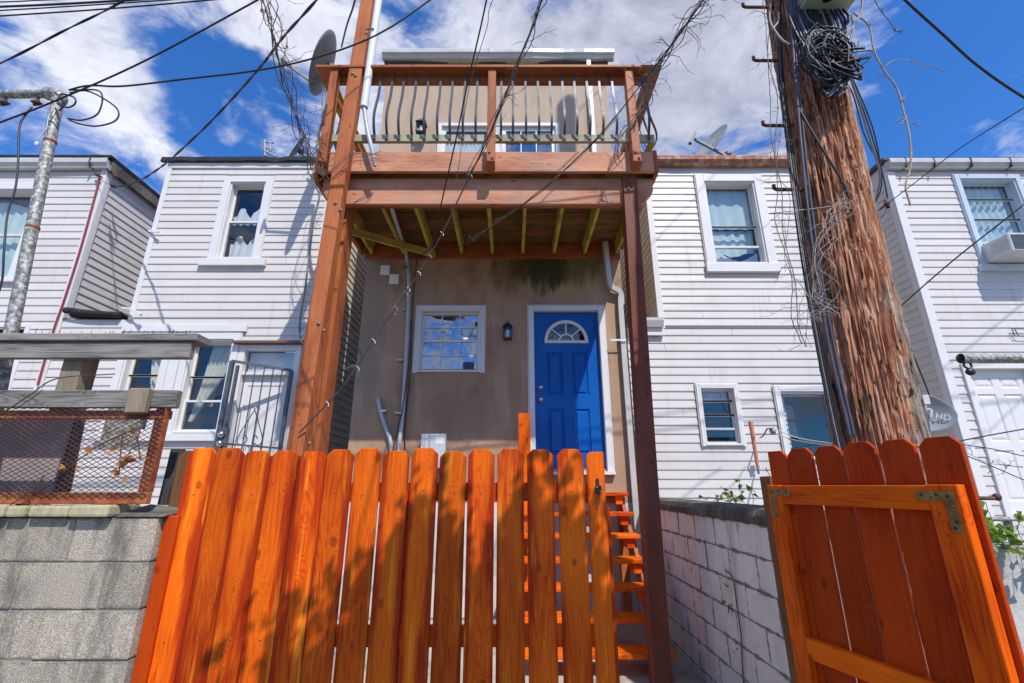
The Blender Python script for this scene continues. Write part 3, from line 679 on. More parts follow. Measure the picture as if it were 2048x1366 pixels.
# iron security door, part-open
def iron_door():
    A = at(465, 722, 5.42); B = at(583, 741, 5.66)
    x0, y0 = A.x, A.y; x1, y1 = B.x, B.y
    t = thing('security_door', 'dark iron barred storm door with scroll work standing ajar at the white door', 'security door', (x0, y0, .6))
    zt = at(465, 722, 5.42).z; zr = at(583, 741, 5.66).z; zb = .7
    P = lambda s, z: Vector((x0+(x1-x0)*s, y0+(y1-y0)*s, z))
    fr = MB().beam(P(0, zb), P(0, zt), .045, .045, (1, 0, 0)).beam(P(1, zb), P(1, zr), .04, .04, (1, 0, 0)).beam(P(-.01, zt), P(1.01, zr), .03, .03)
    fr.beam(P(.1, zb), P(.1, zt-.05), .03, .03, (1, 0, 0)).beam(P(.0, 2.12), P(1, 2.08), .03, .02)
    obj('frame', fr, M['iron'], t)
    for k in range(5):
        s = .24+.15*k; obj('bar', MB().tube([P(s, zb), P(s, zt+(zr-zt)*s)], .008, 6), M['iron'], t)
    c = P(.50, 2.3)
    sc = MB(); u = (P(1, 0)-P(0, 0)); u.z = 0; u.normalize()
    for sgn in (-1, 1):
        sc.tube(spline([c+Vector((0, -.01, .22)), c+u*.07*sgn+Vector((0, -.01, .05)), c+u*.13*sgn+Vector((0, -.01, -.12)), c+u*.10*sgn+Vector((0, -.01, -.19)), c+u*.03*sgn+Vector((0, -.01, -.15)), c+u*.05*sgn+Vector((0, -.01, -.08)), c+u*.08*sgn+Vector((0, -.01, -.12))], 5), .006, 5)
        sc.tube(spline([c+Vector((0, -.01, .22)), c+u*.03*sgn+Vector((0, -.01, .27)), c+u*.05*sgn+Vector((0, -.01, .23))], 4), .005, 5)
    obj('scroll', sc, M['iron'], t)
    a = at(446, 871, 5.4); b = at(444, 884, 5.4)
    obj('lock_plate', MB().box(a.x-.06, a.x+.06, y0-.03, y0-.005, b.z-.09, a.z+.09), M['iron'], t, bevel=.005)
    for q in (a, b): obj('knob', MB().ball((q.x, y0-.055, q.z+(.01 if q is a else -.02)), .038, 12), M['chrome'], t)
iron_door()

# ------------------------------------------------------------------ tan-brown central house
XL, XR = -2.01, 1.50
h3 = thing('stucco_house', 'tan brown stucco rowhouse with a blue front door, taller than its neighbours, in the centre', 'house', (0, YW, .26))
zT = at(1000, 128, YW).z
wx0, wx1, wz0, wz1 = rect(835, 612, 971, 746, YW, 824, 967)
fdx0, fdx1 = at(1069, 780, YW).x, at(1205, 780, YW).x-.0; fdz1 = at(1100, 622, YW).z; fdz0 = at(1150, 938, YW).z
px0, px1, pz1 = at(877, 247, YW).x, at(1118, 247, YW).x, at(900, 247, YW).z; pz0 = 4.97
hol = [(wx0+.05, wx1-.05, wz0+.05, wz1-.05), (fdx0, fdx1, fdz0, fdz1), (px0+.05, px1-.05, pz0, pz1-.05)]
wall(h3, XL, XR, 1.46, zT, YW, hol, M['stucco'], .2)
obj('side_wall', MB().box(XL, XL+.15, YW+.201, 11, .3, zT).box(XR-.15, XR, YW+.201, 11, .3, zT), M['stucco'], h3)
obj('foundation', MB().box(XL, XR, YW-.0, YW+.2, .2, 1.459), M['foundation'], h3)
obj('roof', MB().box(XL-.05, XR+.05, YW-.03, 11, zT+.001, zT+.05), M['roof'], h3)
gutter(h3, at(762, 120, 5.68).x, at(1230, 120, 5.68).x, YW-.01, zT+.02, zT+.18, M['gutter'], wob=.03, dep=.13)
# lower window
def curw(W_, a, b, c, d, y):
    bl = MB()
    for k in range(3): bl.box(a, b, y, y+.02, d-.03-.035*k, d-.005-.035*k)
    obj('blind', bl, M['plastic_w'], W_)
    for (px, py) in ((933, 683), (944, 717)):
        p = at(px, py, YW+.8); obj('ceiling_lamp', MB().ball((p.x, y+.5, p.z), .04, 12, (1, 1, .3)), M['ledlamp'], W_)
wn, _, _ = window(h3, wx0, wx1, wz0, wz1, YW, .055, 0, 0, meet=(.5,), grid=(3, 2), gl='glass_wavy', curtains=curw, proud=.0)
st = MB(); q = at(936, 738, YW); st.box(q.x-.07, q.x+.07, YW+.028, YW+.030, q.z+.0, q.z+.10); obj('sticker', st, plain('dark_blue_sticker', (.06, .05, .13), .5), wn)
lt = bpy.data.curves.new('sign_text', 'FONT')
# blue door
F = obj('door_frame', MB().box(fdx0-.07, fdx0+.002, YW-.035, YW+.10, fdz0-.03, fdz1+.07).box(fdx1-.002, fdx1+.07, YW-.035, YW+.10, fdz0-.03, fdz1+.07).box(fdx0+.002, fdx1-.002, YW-.034, YW+.10, fdz1-.002, fdz1+.07)
        .box(fdx0-.085, fdx0-.07, YW-.02, YW-.0, fdz0-.03, fdz1+.085).box(fdx1+.07, fdx1+.09, YW-.02, YW-.0, fdz0-.03, fdz1+.085).box(fdx0-.07, fdx1+.07, YW-.02, YW, fdz1+.07, fdz1+.085), M['trim'], h3, bevel=.006)
obj('threshold', MB().box(fdx0-.09, fdx1+.09, YW-.07, YW+.1, fdz0-.07, fdz0-.031), M['trim'], h3, bevel=.004)
def blue_door():
    y0 = YW+.045; a, b, c, d = fdx0+.004, fdx1-.004, fdz0-.03, fdz1-.004; W = b-a; H = d-c
    fc = Vector(((a+b)/2, 0, c+H*.805)); fr = W*.33
    pan = [(a+W*.19, a+W*.43, c+H*.455, c+H*.73), (a+W*.57, a+W*.81, c+H*.455, c+H*.73), (a+W*.19, a+W*.43, c+H*.10, c+H*.37), (a+W*.57, a+W*.81, c+H*.10, c+H*.37)]
    m = MB()
    hole = (fc.x-fr, fc.x+fr, fc.z, fc.z+fr*1.0)
    for p, q, r, s in cells(a, b, c, d, pan+[hole]): m.box(p, q, y0, y0+.04, r, s)
    # fill between arch and its box
    n = 14
    for k in range(n):
        t0, t1 = math.pi*k/n, math.pi*(k+1)/n
        x0_, z0_ = fc.x-fr*math.cos(t0), fc.z+fr*math.sin(t0); x1_, z1_ = fc.x-fr*math.cos(t1), fc.z+fr*math.sin(t1)
        m.add([(x0_, y0, z0_), (x1_, y0, z1_), (x1_, y0, fc.z+fr), (x0_, y0, fc.z+fr)], [(0, 1, 2, 3)])
    D = obj('door', m, M['blue_paint'], h3)
    for (p, q, r, s) in pan:
        e = MB(); i1, i2, i3 = .014, .028, .044
        def ring(o0, y0_, o1, y1_):
            A = [(p+o0, y0_, r+o0), (q-o0, y0_, r+o0), (q-o0, y0_, s-o0), (p+o0, y0_, s-o0)]; B = [(p+o1, y1_, r+o1), (q-o1, y1_, r+o1), (q-o1, y1_, s-o1), (p+o1, y1_, s-o1)]
            e.add(A+B, [(k, (k+1) % 4, 4+(k+1) % 4, 4+k) for k in range(4)])
        ring(0, y0, i1, y0+.018); ring(i1, y0+.018, i2, y0+.018); ring(i2, y0+.018, i3, y0+.002)
        e.add([(p+i3, y0+.002, r+i3), (q-i3, y0+.002, r+i3), (q-i3, y0+.002, s-i3), (p+i3, y0+.002, s-i3)], [(0, 1, 2, 3)])
        obj('door_panel', e, M['blue_paint'], D)
    # fanlight
    f = MB(); rim = []
    for (ra, rb, ya) in ((fr+.006, fr-.034, y0-.014),):
        for k in range(20):
            t0, t1 = math.pi*k/20, math.pi*(k+1)/20
            P_ = lambda rr, t, y: (fc.x-rr*math.cos(t), y, fc.z+rr*math.sin(t))
            f.hexa([P_(rb, t0, ya), P_(ra, t0, ya), P_(ra, t1, ya), P_(rb, t1, ya), P_(rb, t0, y0+.03), P_(ra, t0, y0+.03), P_(ra, t1, y0+.03), P_(rb, t1, y0+.03)])
    f.box(fc.x-fr-.006, fc.x+fr+.006, y0-.013, y0+.03, fc.z-.03, fc.z+.004)
    rr = fr*.32
    for k in range(10):
        t0, t1 = math.pi*k/10, math.pi*(k+1)/10
        P_ = lambda r_, t, y: (fc.x-r_*math.cos(t), y, fc.z+r_*math.sin(t))
        f.hexa([P_(rr-.01, t0, y0-.006), P_(rr+.01, t0, y0-.006), P_(rr+.01, t1, y0-.006), P_(rr-.01, t1, y0-.006), P_(rr-.01, t0, y0+.01), P_(rr+.01, t0, y0+.01), P_(rr+.01, t1, y0+.01), P_(rr-.01, t1, y0+.01)])
    for t in (math.pi/4.4, math.pi/2, math.pi*(1-1/4.4)):
        f.beam((fc.x-rr*math.cos(t), y0, fc.z+rr*math.sin(t)), (fc.x-fr*.93*math.cos(t), y0, fc.z+fr*.93*math.sin(t)), .016, .016, (0, 1, 0))
    FL = obj('fanlight', f, M['trim'], D)
    gp = [(fc.x-(fr-.01)*math.cos(math.pi*k/16), fc.z+(fr-.01)*math.sin(math.pi*k/16)) for k in range(17)]
    obj('pane', MB().prism(gp, y0+.014, y0+.018), M['glass'], FL)
    rm = MB().box(fc.x-fr-.1, fc.x+fr+.1, YW+.5, YW+.52, fc.z-.2, fc.z+.6); obj('hallway', rm, M['room'], h3)
    for z in (c+H*.50, c+H*.425):
        k = MB().lathe([(.001, .075), (.022, .07), (.03, .055), (.02, .035), (.012, .02), (.034, .012), (.036, 0)], 16, Matrix.Translation((a+.075, y0, z)) @ Matrix.Rotation(R(90), 4, 'X')); obj('knob', k, M['chrome'], D)
blue_door()
# patio door on the deck
def patio():
    w = MB(); a, b, c, d = px0, px1, pz0, pz1; y = YW
    w.box(a, a+.06, y-.02, y+.09, c, d).box(b-.06, b, y-.02, y+.09, c, d).box(a+.06, b-.06, y-.021, y+.09, d-.06, d).box((a+b)/2-.05, (a+b)/2+.05, y-.01, y+.09, c, d-.06)
    W_ = obj('patio_door', w, M['trim'], h3, bevel=.004)
    for i, (p, q) in enumerate(((a+.06, (a+b)/2-.05), ((a+b)/2+.05, b-.06))):
        s = MB(); s.box(p, p+.06, y+.02, y+.05, c, d-.06).box(q-.06, q, y+.02, y+.05, c, d-.06).box(p+.06, q-.06, y+.02, y+.05, d-.12, d-.06).box(p+.06, q-.06, y+.02, y+.05, c, c+.08)
        if i:
            for k in (1, 2): xx = p+.06+(q-p-.12)*k/3; s.box(xx-.008, xx+.008, y+.025, y+.04, c+.08, d-.12)
            for k in range(1, 6): zz = c+(d-c)*k/6; s.box(p+.06, q-.06, y+.026, y+.039, zz-.008, zz+.008)
        obj('sash', s, M['trim'], W_)
        obj('pane', MB().box(p+.055, q-.055, y+.041, y+.045, c+.07, d-.11), M['glass_wavy'] if i else M['glass'], W_)
        if not i: obj('curtain', ripple(p+.05, q-.05, c, d-.1, y+.13, .012, 30, .03), M['curtain'], W_)
    room(W_, a, b, c, d, y, 1.4)
patio()
# upper downspout, lower downspout
p = at(1180, 175, YW-.05); obj('downspout', MB().box(p.x-.035, p.x+.035, YW-.075, YW-.005, 4.97, zT+.05), M['trim'], h3, bevel=.006)
def dspout():
    pts = [at(1210, 484, YW-.12), at(1216, 545, YW-.1), at(1222, 572, YW-.08), at(1240, 585, YW-.06), at(1243, 610, YW-.05)]
    bot = Vector((at(1243, 640, YW-.05).x, YW-.05, .3)); pts.append(Vector((at(1243, 640, YW-.05).x, YW-.05, pts[-1].z-.2))); pts.append(bot)
    m = MB(); sp = spline(pts, 5); m.tube(sp, .045, 4)
    return m
obj('downspout', dspout(), M['gutter'], h3)
for py in (680,): q = at(1243, py, YW-.1); obj('strap', MB().box(q.x-.14, q.x+.06, YW-.105, YW-.10, q.z-.012, q.z+.012), M['plastic_w'], h3)
for (px, py) in ((771, 541), (789, 559)):
    q = at(px, py, YW); v = MB().box(q.x-.068, q.x+.068, YW-.02, YW, q.z-.072, q.z+.072); V = obj('vent', v, M['plastic_w'], h3, bevel=.006)
    for k in range(3): obj('louvre', MB().hexa([(q.x-.055, YW-.024, q.z-.06+.042*k), (q.x+.055, YW-.024, q.z-.06+.042*k), (q.x+.055, YW-.021, q.z-.06+.042*k), (q.x-.055, YW-.021, q.z-.06+.042*k), (q.x-.055, YW-.036, q.z-.022+.042*k), (q.x+.055, YW-.036, q.z-.022+.042*k), (q.x+.055, YW-.021, q.z-.022+.042*k), (q.x-.055, YW-.021, q.z-.022+.042*k)]), M['plastic_w'], V)
def lantern(px, py, s, parent):
    q = at(px, py, YW-.1); x, z = q.x, q.z
    f = MB(); f.box(x-.055*s, x+.055*s, YW-.16*s, YW-.05*s, z-.10*s, z-.085*s)
    for sx in (-1, 1):
        for yy in (YW-.155*s, YW-.06*s): f.box(x+sx*.05*s-.006, x+sx*.05*s+.006, yy-.005, yy+.005, z-.09*s, z+.06*s)
    f.add([(x-.065*s, YW-.17*s, z+.055*s), (x+.065*s, YW-.17*s, z+.055*s), (x+.065*s, YW-.04*s, z+.055*s), (x-.065*s, YW-.04*s, z+.055*s), (x-.02*s, YW-.12*s, z+.12*s), (x+.02*s, YW-.12*s, z+.12*s), (x+.02*s, YW-.09*s, z+.12*s), (x-.02*s, YW-.09*s, z+.12*s)], [(0,3,2,1),(4,5,6,7),(0,1,5,4),(1,2,6,5),(2,3,7,6),(3,0,4,7)])
    f.box(x-.04*s, x+.04*s, YW-.02, YW, z-.06*s, z+.10*s); f.box(x-.01, x+.01, YW-.06*s, YW-.02, z+.05*s, z+.07*s)
    f.tube(spline([(x, YW-.1*s, z+.12*s), (x-.015, YW-.1*s, z+.14*s), (x, YW-.1*s, z+.155*s), (x+.015, YW-.1*s, z+.14*s), (x, YW-.1*s, z+.12*s)], 4), .004, 5)
    Lp = obj('wall_lantern', f, M['black'], parent)
    obj('lantern_glass', MB().box(x-.044*s, x+.044*s, YW-.15*s, YW-.065*s, z-.085*s, z+.055*s), M['glass'], Lp)
    obj('bulb', MB().tube([(x, YW-.107*s, z-.085*s), (x, YW-.107*s, z+.02*s)], .022*s, 10), M['plastic_w'], Lp)
lantern(1015, 664, 1.0, h3); lantern(843, 258, 1.2, h3)

# electrical cabinet and conduits on the tan wall
e = at(843, 868, YW-.1); e2 = at(892, 868, YW-.1)
eb = thing('meter_cabinet', 'light grey electrical cabinet with printed stickers, low on the tan wall behind the pickets', 'electrical box', ((e.x+e2.x)/2, YW-.06, e.z-.4))
obj('cabinet', MB().box(e.x, e2.x, YW-.12, YW-.002, e.z-.4, e.z), M['panelgrey'], eb, bevel=.006)
obj('sticker', MB().box(e.x+.03, e.x+.09, YW-.1225, YW-.1212, e.z-.05, e.z-.03), M['plastic_w'], eb); obj('sticker', MB().box(e2.x-.12, e2.x-.02, YW-.1225, YW-.1212, e.z-.12, e.z-.03), M['plastic_w'], eb)
def conduit(name, label, pts, r, mat, clips=()):
    sp = spline(pts, 8)
    t = thing(name, label, 'conduit', pts[-1]); obj('pipe', MB().tube(sp, r, 10), mat, t)
    for c in clips: obj('clip', MB().box(c.x-.05, c.x+.03, c.y-.02, c.y+.04, c.z-.012, c.z+.012), M['chrome'], t)
cy = YW-.04
conduit('conduit', 'long grey conduit bending down from under the deck past the two wall vents', [Vector((at(778, 415, 4.5).x, 4.5, 4.72)), at(800, 470, 5.3), at(813, 512, cy), at(818, 560, cy), at(816, 640, cy), at(812, 720, cy), at(805, 830, cy), at(797, 900, cy), Vector((at(790, 960, cy).x, cy, 1.5)), Vector((at(788, 960, cy).x, cy, .4))], .026, M['conduit'],
        [at(812, 535, cy), at(812, 620, cy), at(802, 720, cy), at(798, 826, cy)])
conduit('conduit', 'short grey conduit curving out of a hole in the tan wall beside the long one', [at(757, 797, YW+.03), at(757, 803, YW-.03), at(763, 830, cy), at(773, 860, cy), at(782, 895, cy), Vector((at(786, 940, cy).x, cy, 1.5)), Vector((at(786, 940, cy).x, cy, .4))], .024, M['conduit'], [at(768, 822, cy)])
tag(obj('cable', MB().tube(spline([at(834, 515, YW-.03), at(826, 600, YW-.07), at(820, 700, YW-.07), at(808, 800, YW-.07), at(795, 860, YW-.07), Vector((at(780, 900, YW-.05).x, YW-.05, 1.8))], 8), .007, 5), M['cable']), 'thin black cable running down the tan wall alongside the long grey conduit', 'cable')
tag(obj('cable', MB().tube(spline([at(822, 640, YW-.03), at(822, 720, YW-.03), at(815, 800, YW-.03), at(810, 850, YW-.02), at(810, 900, YW-.02)], 8), .006, 5), M['cable']), 'second thin black cable hanging straight to the right of the grey conduit', 'cable')

# ------------------------------------------------------------------ right white house with rusty gutter (H4)
YD = 5.8
XD = at(1295, 407, YD).x; XD2 = 4.85
h4 = thing('white_house', 'off white rowhouse with a rusty brown gutter, between the deck and utility pole', 'house', ((XD+XD2)/2, YD, .26))
z4t = at(1400, 340, YD).z; z4m = at(1400, 655, YD).z
v0 = rect(1391, 352, 1530, 530, YD, 1408, 1540)
def cur4(W_, a, b, c, d, y):
    m = c+(d-c)*.48
    obj('curtain', ripple(a, b, m, d, y, .008, 20, .09), M['curtain_t'], W_)
    obj('curtain', ripple(a, b, c+(m-c)*.35, m, y+.05, .008, 20, .07, botfun=lambda u: c+(m-c)*(.36+.05*math.sin(u*9))), M['curtain_t'], W_)
    obj('curtain', ripple(a, b, c, c+(m-c)*.4, y+.02, .012, 24, .05, topfun=lambda u: c+(m-c)*(.30+.12*math.sin(u*6+1))), M['curtain'], W_)
_, hs4, ho4 = window(h4, *v0, YD, .12, .13, .02, meet=(.21, .47,), curtains=cur4, trim='trim', gl='glass')
v1 = rect(1390, 768, 1472, 893, YD, 1405, 1492)
def cur5(W_, a, b, c, d, y): obj('shade', ripple(a, b, c+(d-c)*.80, d, y, .004, 12, .2), M['curtain'], W_)
_, hs5, ho5 = window(h4, *v1, YD, .035, 0, 0, meet=(.27, .52, .78), curtains=cur5, proud=.01)
pb = at(1475, 885, YD+.04); obj('shampoo_bottle', MB().tube([(pb.x, YD+.17, v1[2]+.04), (pb.x, YD+.17, v1[2]+.17)], .028, 10).tube([(pb.x, YD+.17, v1[2]+.17), (pb.x, YD+.17, v1[2]+.20)], .012, 8), M['bluep'], h4)
v2 = rect(1543, 772, 1668, 905, YD, 1570, 1690); v2 = (v2[0], v2[1], v2[2]-.1, v2[3])
def cur6(W_, a, b, c, d, y):
    e = MB()
    for k in range(14):
        z = c+(d-c)*(k+.5)/14; e.lathe([(.001, -.004), (.055, -.004), (.055, .004), (.001, .004)], 12, Matrix.Translation((a+.06, y-.02, z)) @ Matrix.Rotation(R(90), 4, 'X'))
    e.box(a-.05, a+.06, y-.024, y-.016, c, d)
    for k in range(12):
        x = a+(b-a)*(k+.5)/12; e.lathe([(.001, -.004), (.045, -.004), (.045, .004), (.001, .004)], 12, Matrix.Translation((x, y-.02, d-.0)) @ Matrix.Rotation(R(90), 4, 'X'))
    obj('scalloped_curtain', e, M['curtain'], W_)
    i = MB(); i.box(a+(b-a)*.28, a+(b-a)*.62, y+.25, y+.27, c+(d-c)*.35, c+(d-c)*.86); obj('inner_window', i, plain('dim_far_pane', (.30, .34, .34), .5), W_)
    i = MB(); i.box(a+(b-a)*.25, a+(b-a)*.65, y+.23, y+.249, c+(d-c)*.60, c+(d-c)*.64).box(a+(b-a)*.62, a+(b-a)*.68, y+.23, y+.249, c+(d-c)*.3, c+(d-c)*.9); obj('inner_frame', i, M['black'], W_)
_, hs6, ho6 = window(h4, *v2, YD, .05, 0, 0, meet=(), curtains=cur6, proud=.01)
wall(h4, XD, XD2, z4m, z4t+.16, YD, [ho4], M['siding_d']); wall(h4, XR+.02, XD2, .26, z4m, YD+.02, [ho5, ho6], M['siding_d'])
siding(h4, XD+.06, XD2, z4m+.02, z4t, YD, [hs4], M['siding_d'], .105)
siding(h4, XR+.02, XD2, 1.3, z4m-.0, YD+.02, [hs5, hs6], M['siding_d'], .105)
siding(h4, YD+.02, 8.8, z4m+.02, z4t, XD, [], M['siding_y'], .105, 'left')
obj('side_wall', MB().box(XD+.001, XD+.15, YD+.141, 9, z4m, z4t+.1), M['siding_y'], h4)
obj('corner_trim', MB().box(XD-.02, XD+.06, YD-.026, YD-.001, z4m-.02, z4t), M['trim'], h4, bevel=.003)
obj('side_wall', MB().box(XD2-.15, XD2, YD+.17, 9, .3, z4t+.1), M['siding_d'], h4)
gutter(h4, XD-.02, XD2+.05, YD-.02, z4t+.03, z4t+.17, M['rustgut'], wob=.01)
obj('roof', MB().box(XD-.03, XD2+.05, YD-.06, 9.2, z4t+.165, z4t+.20), M['roof'], h4)
obj('porch_gutter', MB().prism([(YD-.02, z4m-.02), (YD-.09, z4m-.02), (YD-.12, z4m+.06), (YD-.12, z4m+.10), (YD-.02, z4m+.10)], at(1270, 640, YD).x-.1, XD+.02, 'x'), M['gutter'], h4)
obj('fascia', MB().box(XR+.03, XD+.03, YD-.05, YD+.0, z4m-.12, z4m-.021), M['trim'], h4)

# ------------------------------------------------------------------ far-right white house (H5)
X5 = at(1768, 325, YW).x
h5 = thing('white_house', 'bright white sided rowhouse at the far right with white panelled door and window air conditioner', 'house', (7.5, YW, .26))
z5t = at(1900, 345, YW).z
s0 = rect(1912, 352, 2030, 532, YW, 1950, 2085); s0 = (s0[0], s0[1]+.06, s0[2], s0[3])
def cur7(W_, a, b, c, d, y): obj('curtain', ripple(a, b, c+(d-c)*.2, d, y, .02, 34, .05), M['curtain_t'], W_)
W5, hs7, ho7 = window(h5, *s0, YW, .075, .09, .06, meet=(.26, .55, .80), trim='trim_blue', curtains=cur7, proud=.03, gl='glass')
d5 = (at(1928, 740, YW).x+.02, at(2035, 740, YW).x+.12, at(1950, 1028, YW).z-.0, at(1940, 738, YW).z)
holes5 = [hs7, (d5[0]-.07, d5[1]+.07, 0, d5[3]+.08)]
wall(h5, X5, 9.5, .26, z5t+.15, YW, [ho7, d5], M['siding']); siding(h5, X5+.09, 9.5, 1.1, z5t, YW, holes5, M['siding'], .11)
siding(h5, YW+.07, 8.9, 1.0, z5t-.02, X5, [], M['siding'], .11, 'left')
obj('side_wall', MB().box(X5+.001, X5+.15, YW+.141, 9, .3, z5t+.15), M['siding'], h5)
obj('corner_trim', MB().box(X5-.024, X5+.09, YW-.026, YW-.001, .8, z5t).box(X5-.024, X5-.001, YW, YW+.075, .8, z5t), M['trim'], h5, bevel=.003)
gutter(h5, X5-.02, 9.5, YW-.02, z5t+.02, z5t+.16, M['gutter'])
for px in (1815, 1872, 1946, 2025):
    q = at(px, 330, YW-.13); obj('gutter_strap', MB().box(q.x-.006, q.x+.006, YW-.136, YW-.02, z5t+.012, z5t+.166), M['iron'], h5)
obj('roof', MB().box(X5-.06, 9.6, YW-.07, 9.2, z5t+.17, z5t+.21), M['roof'], h5)
obj('door_frame', MB().box(d5[0]-.07, d5[0]+.002, YW-.04, YW+.1, d5[2]-.05, d5[3]+.07).box(d5[1]-.002, d5[1]+.07, YW-.04, YW+.1, d5[2]-.05, d5[3]+.07).box(d5[0]+.002, d5[1]-.002, YW-.039, YW+.1, d5[3]-.002, d5[3]+.07), M['trim'], h5, bevel=.004)
def six_panel():
    a, b, c, d = d5[0]+.003, d5[1]-.003, d5[2], d5[3]-.003; W = b-a; H = d-c; y0 = YW+.05
    pans = [(a+W*x0, a+W*x1, c+H*z0, c+H*z1) for (z0, z1) in ((.08, .42), (.48, .82), (.865, .955)) for (x0, x1) in ((.13, .44), (.56, .87))]
    m = MB()
    for p, q, r, s in cells(a, b, c, d, pans): m.box(p, q, y0, y0+.04, r, s)
    D = obj('door', m, M['trim'], h5)
    for p, q, r, s in pans:
        e = MB(); k1, k2 = .02, .05
        A = [(p, y0, r), (q, y0, r), (q, y0, s), (p, y0, s)]; B = [(p+k1, y0+.014, r+k1), (q-k1, y0+.014, r+k1), (q-k1, y0+.014, s-k1), (p+k1, y0+.014, s-k1)]; k2 = min(k2, (s-r)*.35)
        Cc = [(p+k2, y0+.004, r+k2), (q-k2, y0+.004, r+k2), (q-k2, y0+.004, s-k2), (p+k2, y0+.004, s-k2)]
        e.add(A+B+Cc, [(i, (i+1) % 4, 4+(i+1) % 4, 4+i) for i in range(4)]+[(4+i, 4+(i+1) % 4, 8+(i+1) % 4, 8+i) for i in range(4)]+[(8, 9, 10, 11)])
        obj('door_panel', e, M['trim'], D)
    for py in (872, 893):
        q = at(2037, py, YW); obj('knob', MB().lathe([(.001, .07), (.026, .062), (.03, .045), (.014, .02), (.03, .01), (.032, 0)], 14, Matrix.Translation((b-.10, y0, q.z)) @ Matrix.Rotation(R(90), 4, 'X')), M['brass'], D)
six_panel()
q = at(2035, 667, YW-.02); obj('light_bracket', MB().tube([Vector((q.x+dx*.11, YW-.05, q.z+dz*.055)) for dx, dz in ((-.8, 1), (1, .9), (.9, -1), (-.7, -.8), (-.8, 1))], .006, 5).tube([(q.x-.05, YW-.05, q.z+.05), (q.x-.03, YW-.05, q.z-.05)], .006, 5), M['iron'], h5)
# air conditioner
a0 = at(1975, 483, YW-.35); a1 = at(1980, 525, YW-.35)
ac = thing('air_conditioner', 'white air conditioner jutting out of the upper window of the far right house', 'air conditioner', (a0.x+.3, YW-.2, a1.z))
acx0, acx1 = a0.x+.24, a0.x+.80; az0 = s0[2]+.02; az1 = az0+.27
obj('case', MB().box(acx0, acx1, YW-.40, YW-.02, az0, az1), M['acwhite'], ac, bevel=.012)
gr = MB()
for k in range(12): gr.box(acx0+.03, acx1-.03, YW-.408, YW-.401, az0+.03+.018*k, az0+.040+.018*k)
obj('rear_grille', gr, M['iron'], ac)
for k in range(7): obj('side_louvre', MB().box(acx0-.006, acx0-.001, YW-.36, YW-.16, az0+.05+.026*k, az0+.062+.026*k), M['panelgrey'], ac)

# ------------------------------------------------------------------ deck
dk = thing('wooden_deck', 'red brown timber deck with curved metal balusters over the blue door', 'deck', (-.25, 4.9, .3))
DX0, DX1 = -2.04, 1.50
YF = 4.10
zr1, zr0 = 5.05, 4.80
obj('rim_board', MB().box(DX0, DX1, YF, YF+.04, zr0, zr1), M['beam'], dk, bevel=.005)
obj('side_rim', MB().prism([(YF-.001, zr1+.02), (YF-.001, zr0-.0), (YF+.06, zr0-.02), (YW-.05, zr0-.02), (YW-.05, zr1+.02)], DX1+.002, DX1+.042, 'x'), M['red_y'], dk, bevel=.004)
obj('side_rim', MB().prism([(YF-.001, zr1+.02), (YF-.001, zr0-.02), (YF+.06, zr0-.10), (YW-.05, zr0-.10), (YW-.05, zr1+.02)], DX0-.042, DX0-.002, 'x'), M['red_y'], dk, bevel=.004)
bz1, bz0 = 4.798, 4.48
yb = YF+.11
for k in (0, 1):
    obj('beam', MB().prism([(DX0+.02, bz1), (DX0+.02, bz1-.16), (DX0+.13, bz0), (DX1-.13, bz0), (DX1-.0, bz1-.16), (DX1-.0, bz1)], yb+.045*k, yb+.042+.045*k), M['beam'] if k == 0 else M['red_x'], dk, bevel=.005)
for k, x in enumerate([-1.93, -1.49, -1.11, -.69, -.27, .15, .58, 1.00, 1.44]):
    o = obj('joist', MB().box(x-.02, x+.02, yb+.095, YW-.045, 4.70, 4.90), M['joist'], dk, bevel=.003)
    obj('joist_hanger', MB().box(x-.028, x+.028, YW-.10, YW-.046, 4.692, 4.698).box(x-.027, x-.021, YW-.10, YW-.046, 4.698, 4.82).box(x+.021, x+.027, YW-.10, YW-.046, 4.698, 4.82), M['chrome'], o)
obj('blocking', MB().beam((-2.0, 5.05, 4.66), (-1.05, 5.66, 4.66), .04, .09), M['joist'], dk)
obj('ledger', MB().box(DX0, DX1, YW-.043, YW-.002, 4.66, 4.90), M['red_x'], dk)
n = 11; bw = (YW-.01-(YF+.02))/n
for k in range(n):
    y = YF+.02+k*bw; obj('deck_board', MB().box(DX0-.0+random.uniform(0, .01), DX1, y+.004, y+bw-.004, 4.903+random.uniform(0, .004), 4.94), M['deckboard'], dk, bevel=.003)
# railing
capz = 6.06; yR = 4.07
obj('cap_rail', MB().box(at(634, 132, 4.0).x, at(1321, 132, 4.0).x, 3.965, 4.165, capz, capz+.038), M['red_x'], dk, bevel=.005)
cx0, cx1 = at(634, 132, 4.0).x, at(1321, 132, 4.0).x
obj('cap_rail', MB().box(cx0, cx0+.15, 4.167, YW-.06, capz, capz+.038), M['joist'], dk, bevel=.004)
obj('cap_rail', MB().box(cx1-.15, cx1, 4.167, YW-.06, capz, capz+.038), M['red_y'], dk, bevel=.004)
obj('top_rail', MB().box(DX0-.02, DX1+.02, 4.085, 4.125, capz-.10, capz-.002), M['red_x'], dk, bevel=.003)
obj('bottom_rail', MB().box(DX0+.0, DX1+.02, 4.06, 4.10, 5.15, 5.24), M['railgrey'], dk, bevel=.003)
for sx, x in ((-1, DX0-.02), (1, DX1+.01)):
    obj('top_rail', MB().box(x-.02, x+.02, 4.13, YW-.06, capz-.10, capz-.002), M['red_y'], dk)
    obj('bottom_rail', MB().box(x-.02, x+.02, 4.105, YW-.06, 5.15, 5.24), M['joist'], dk)
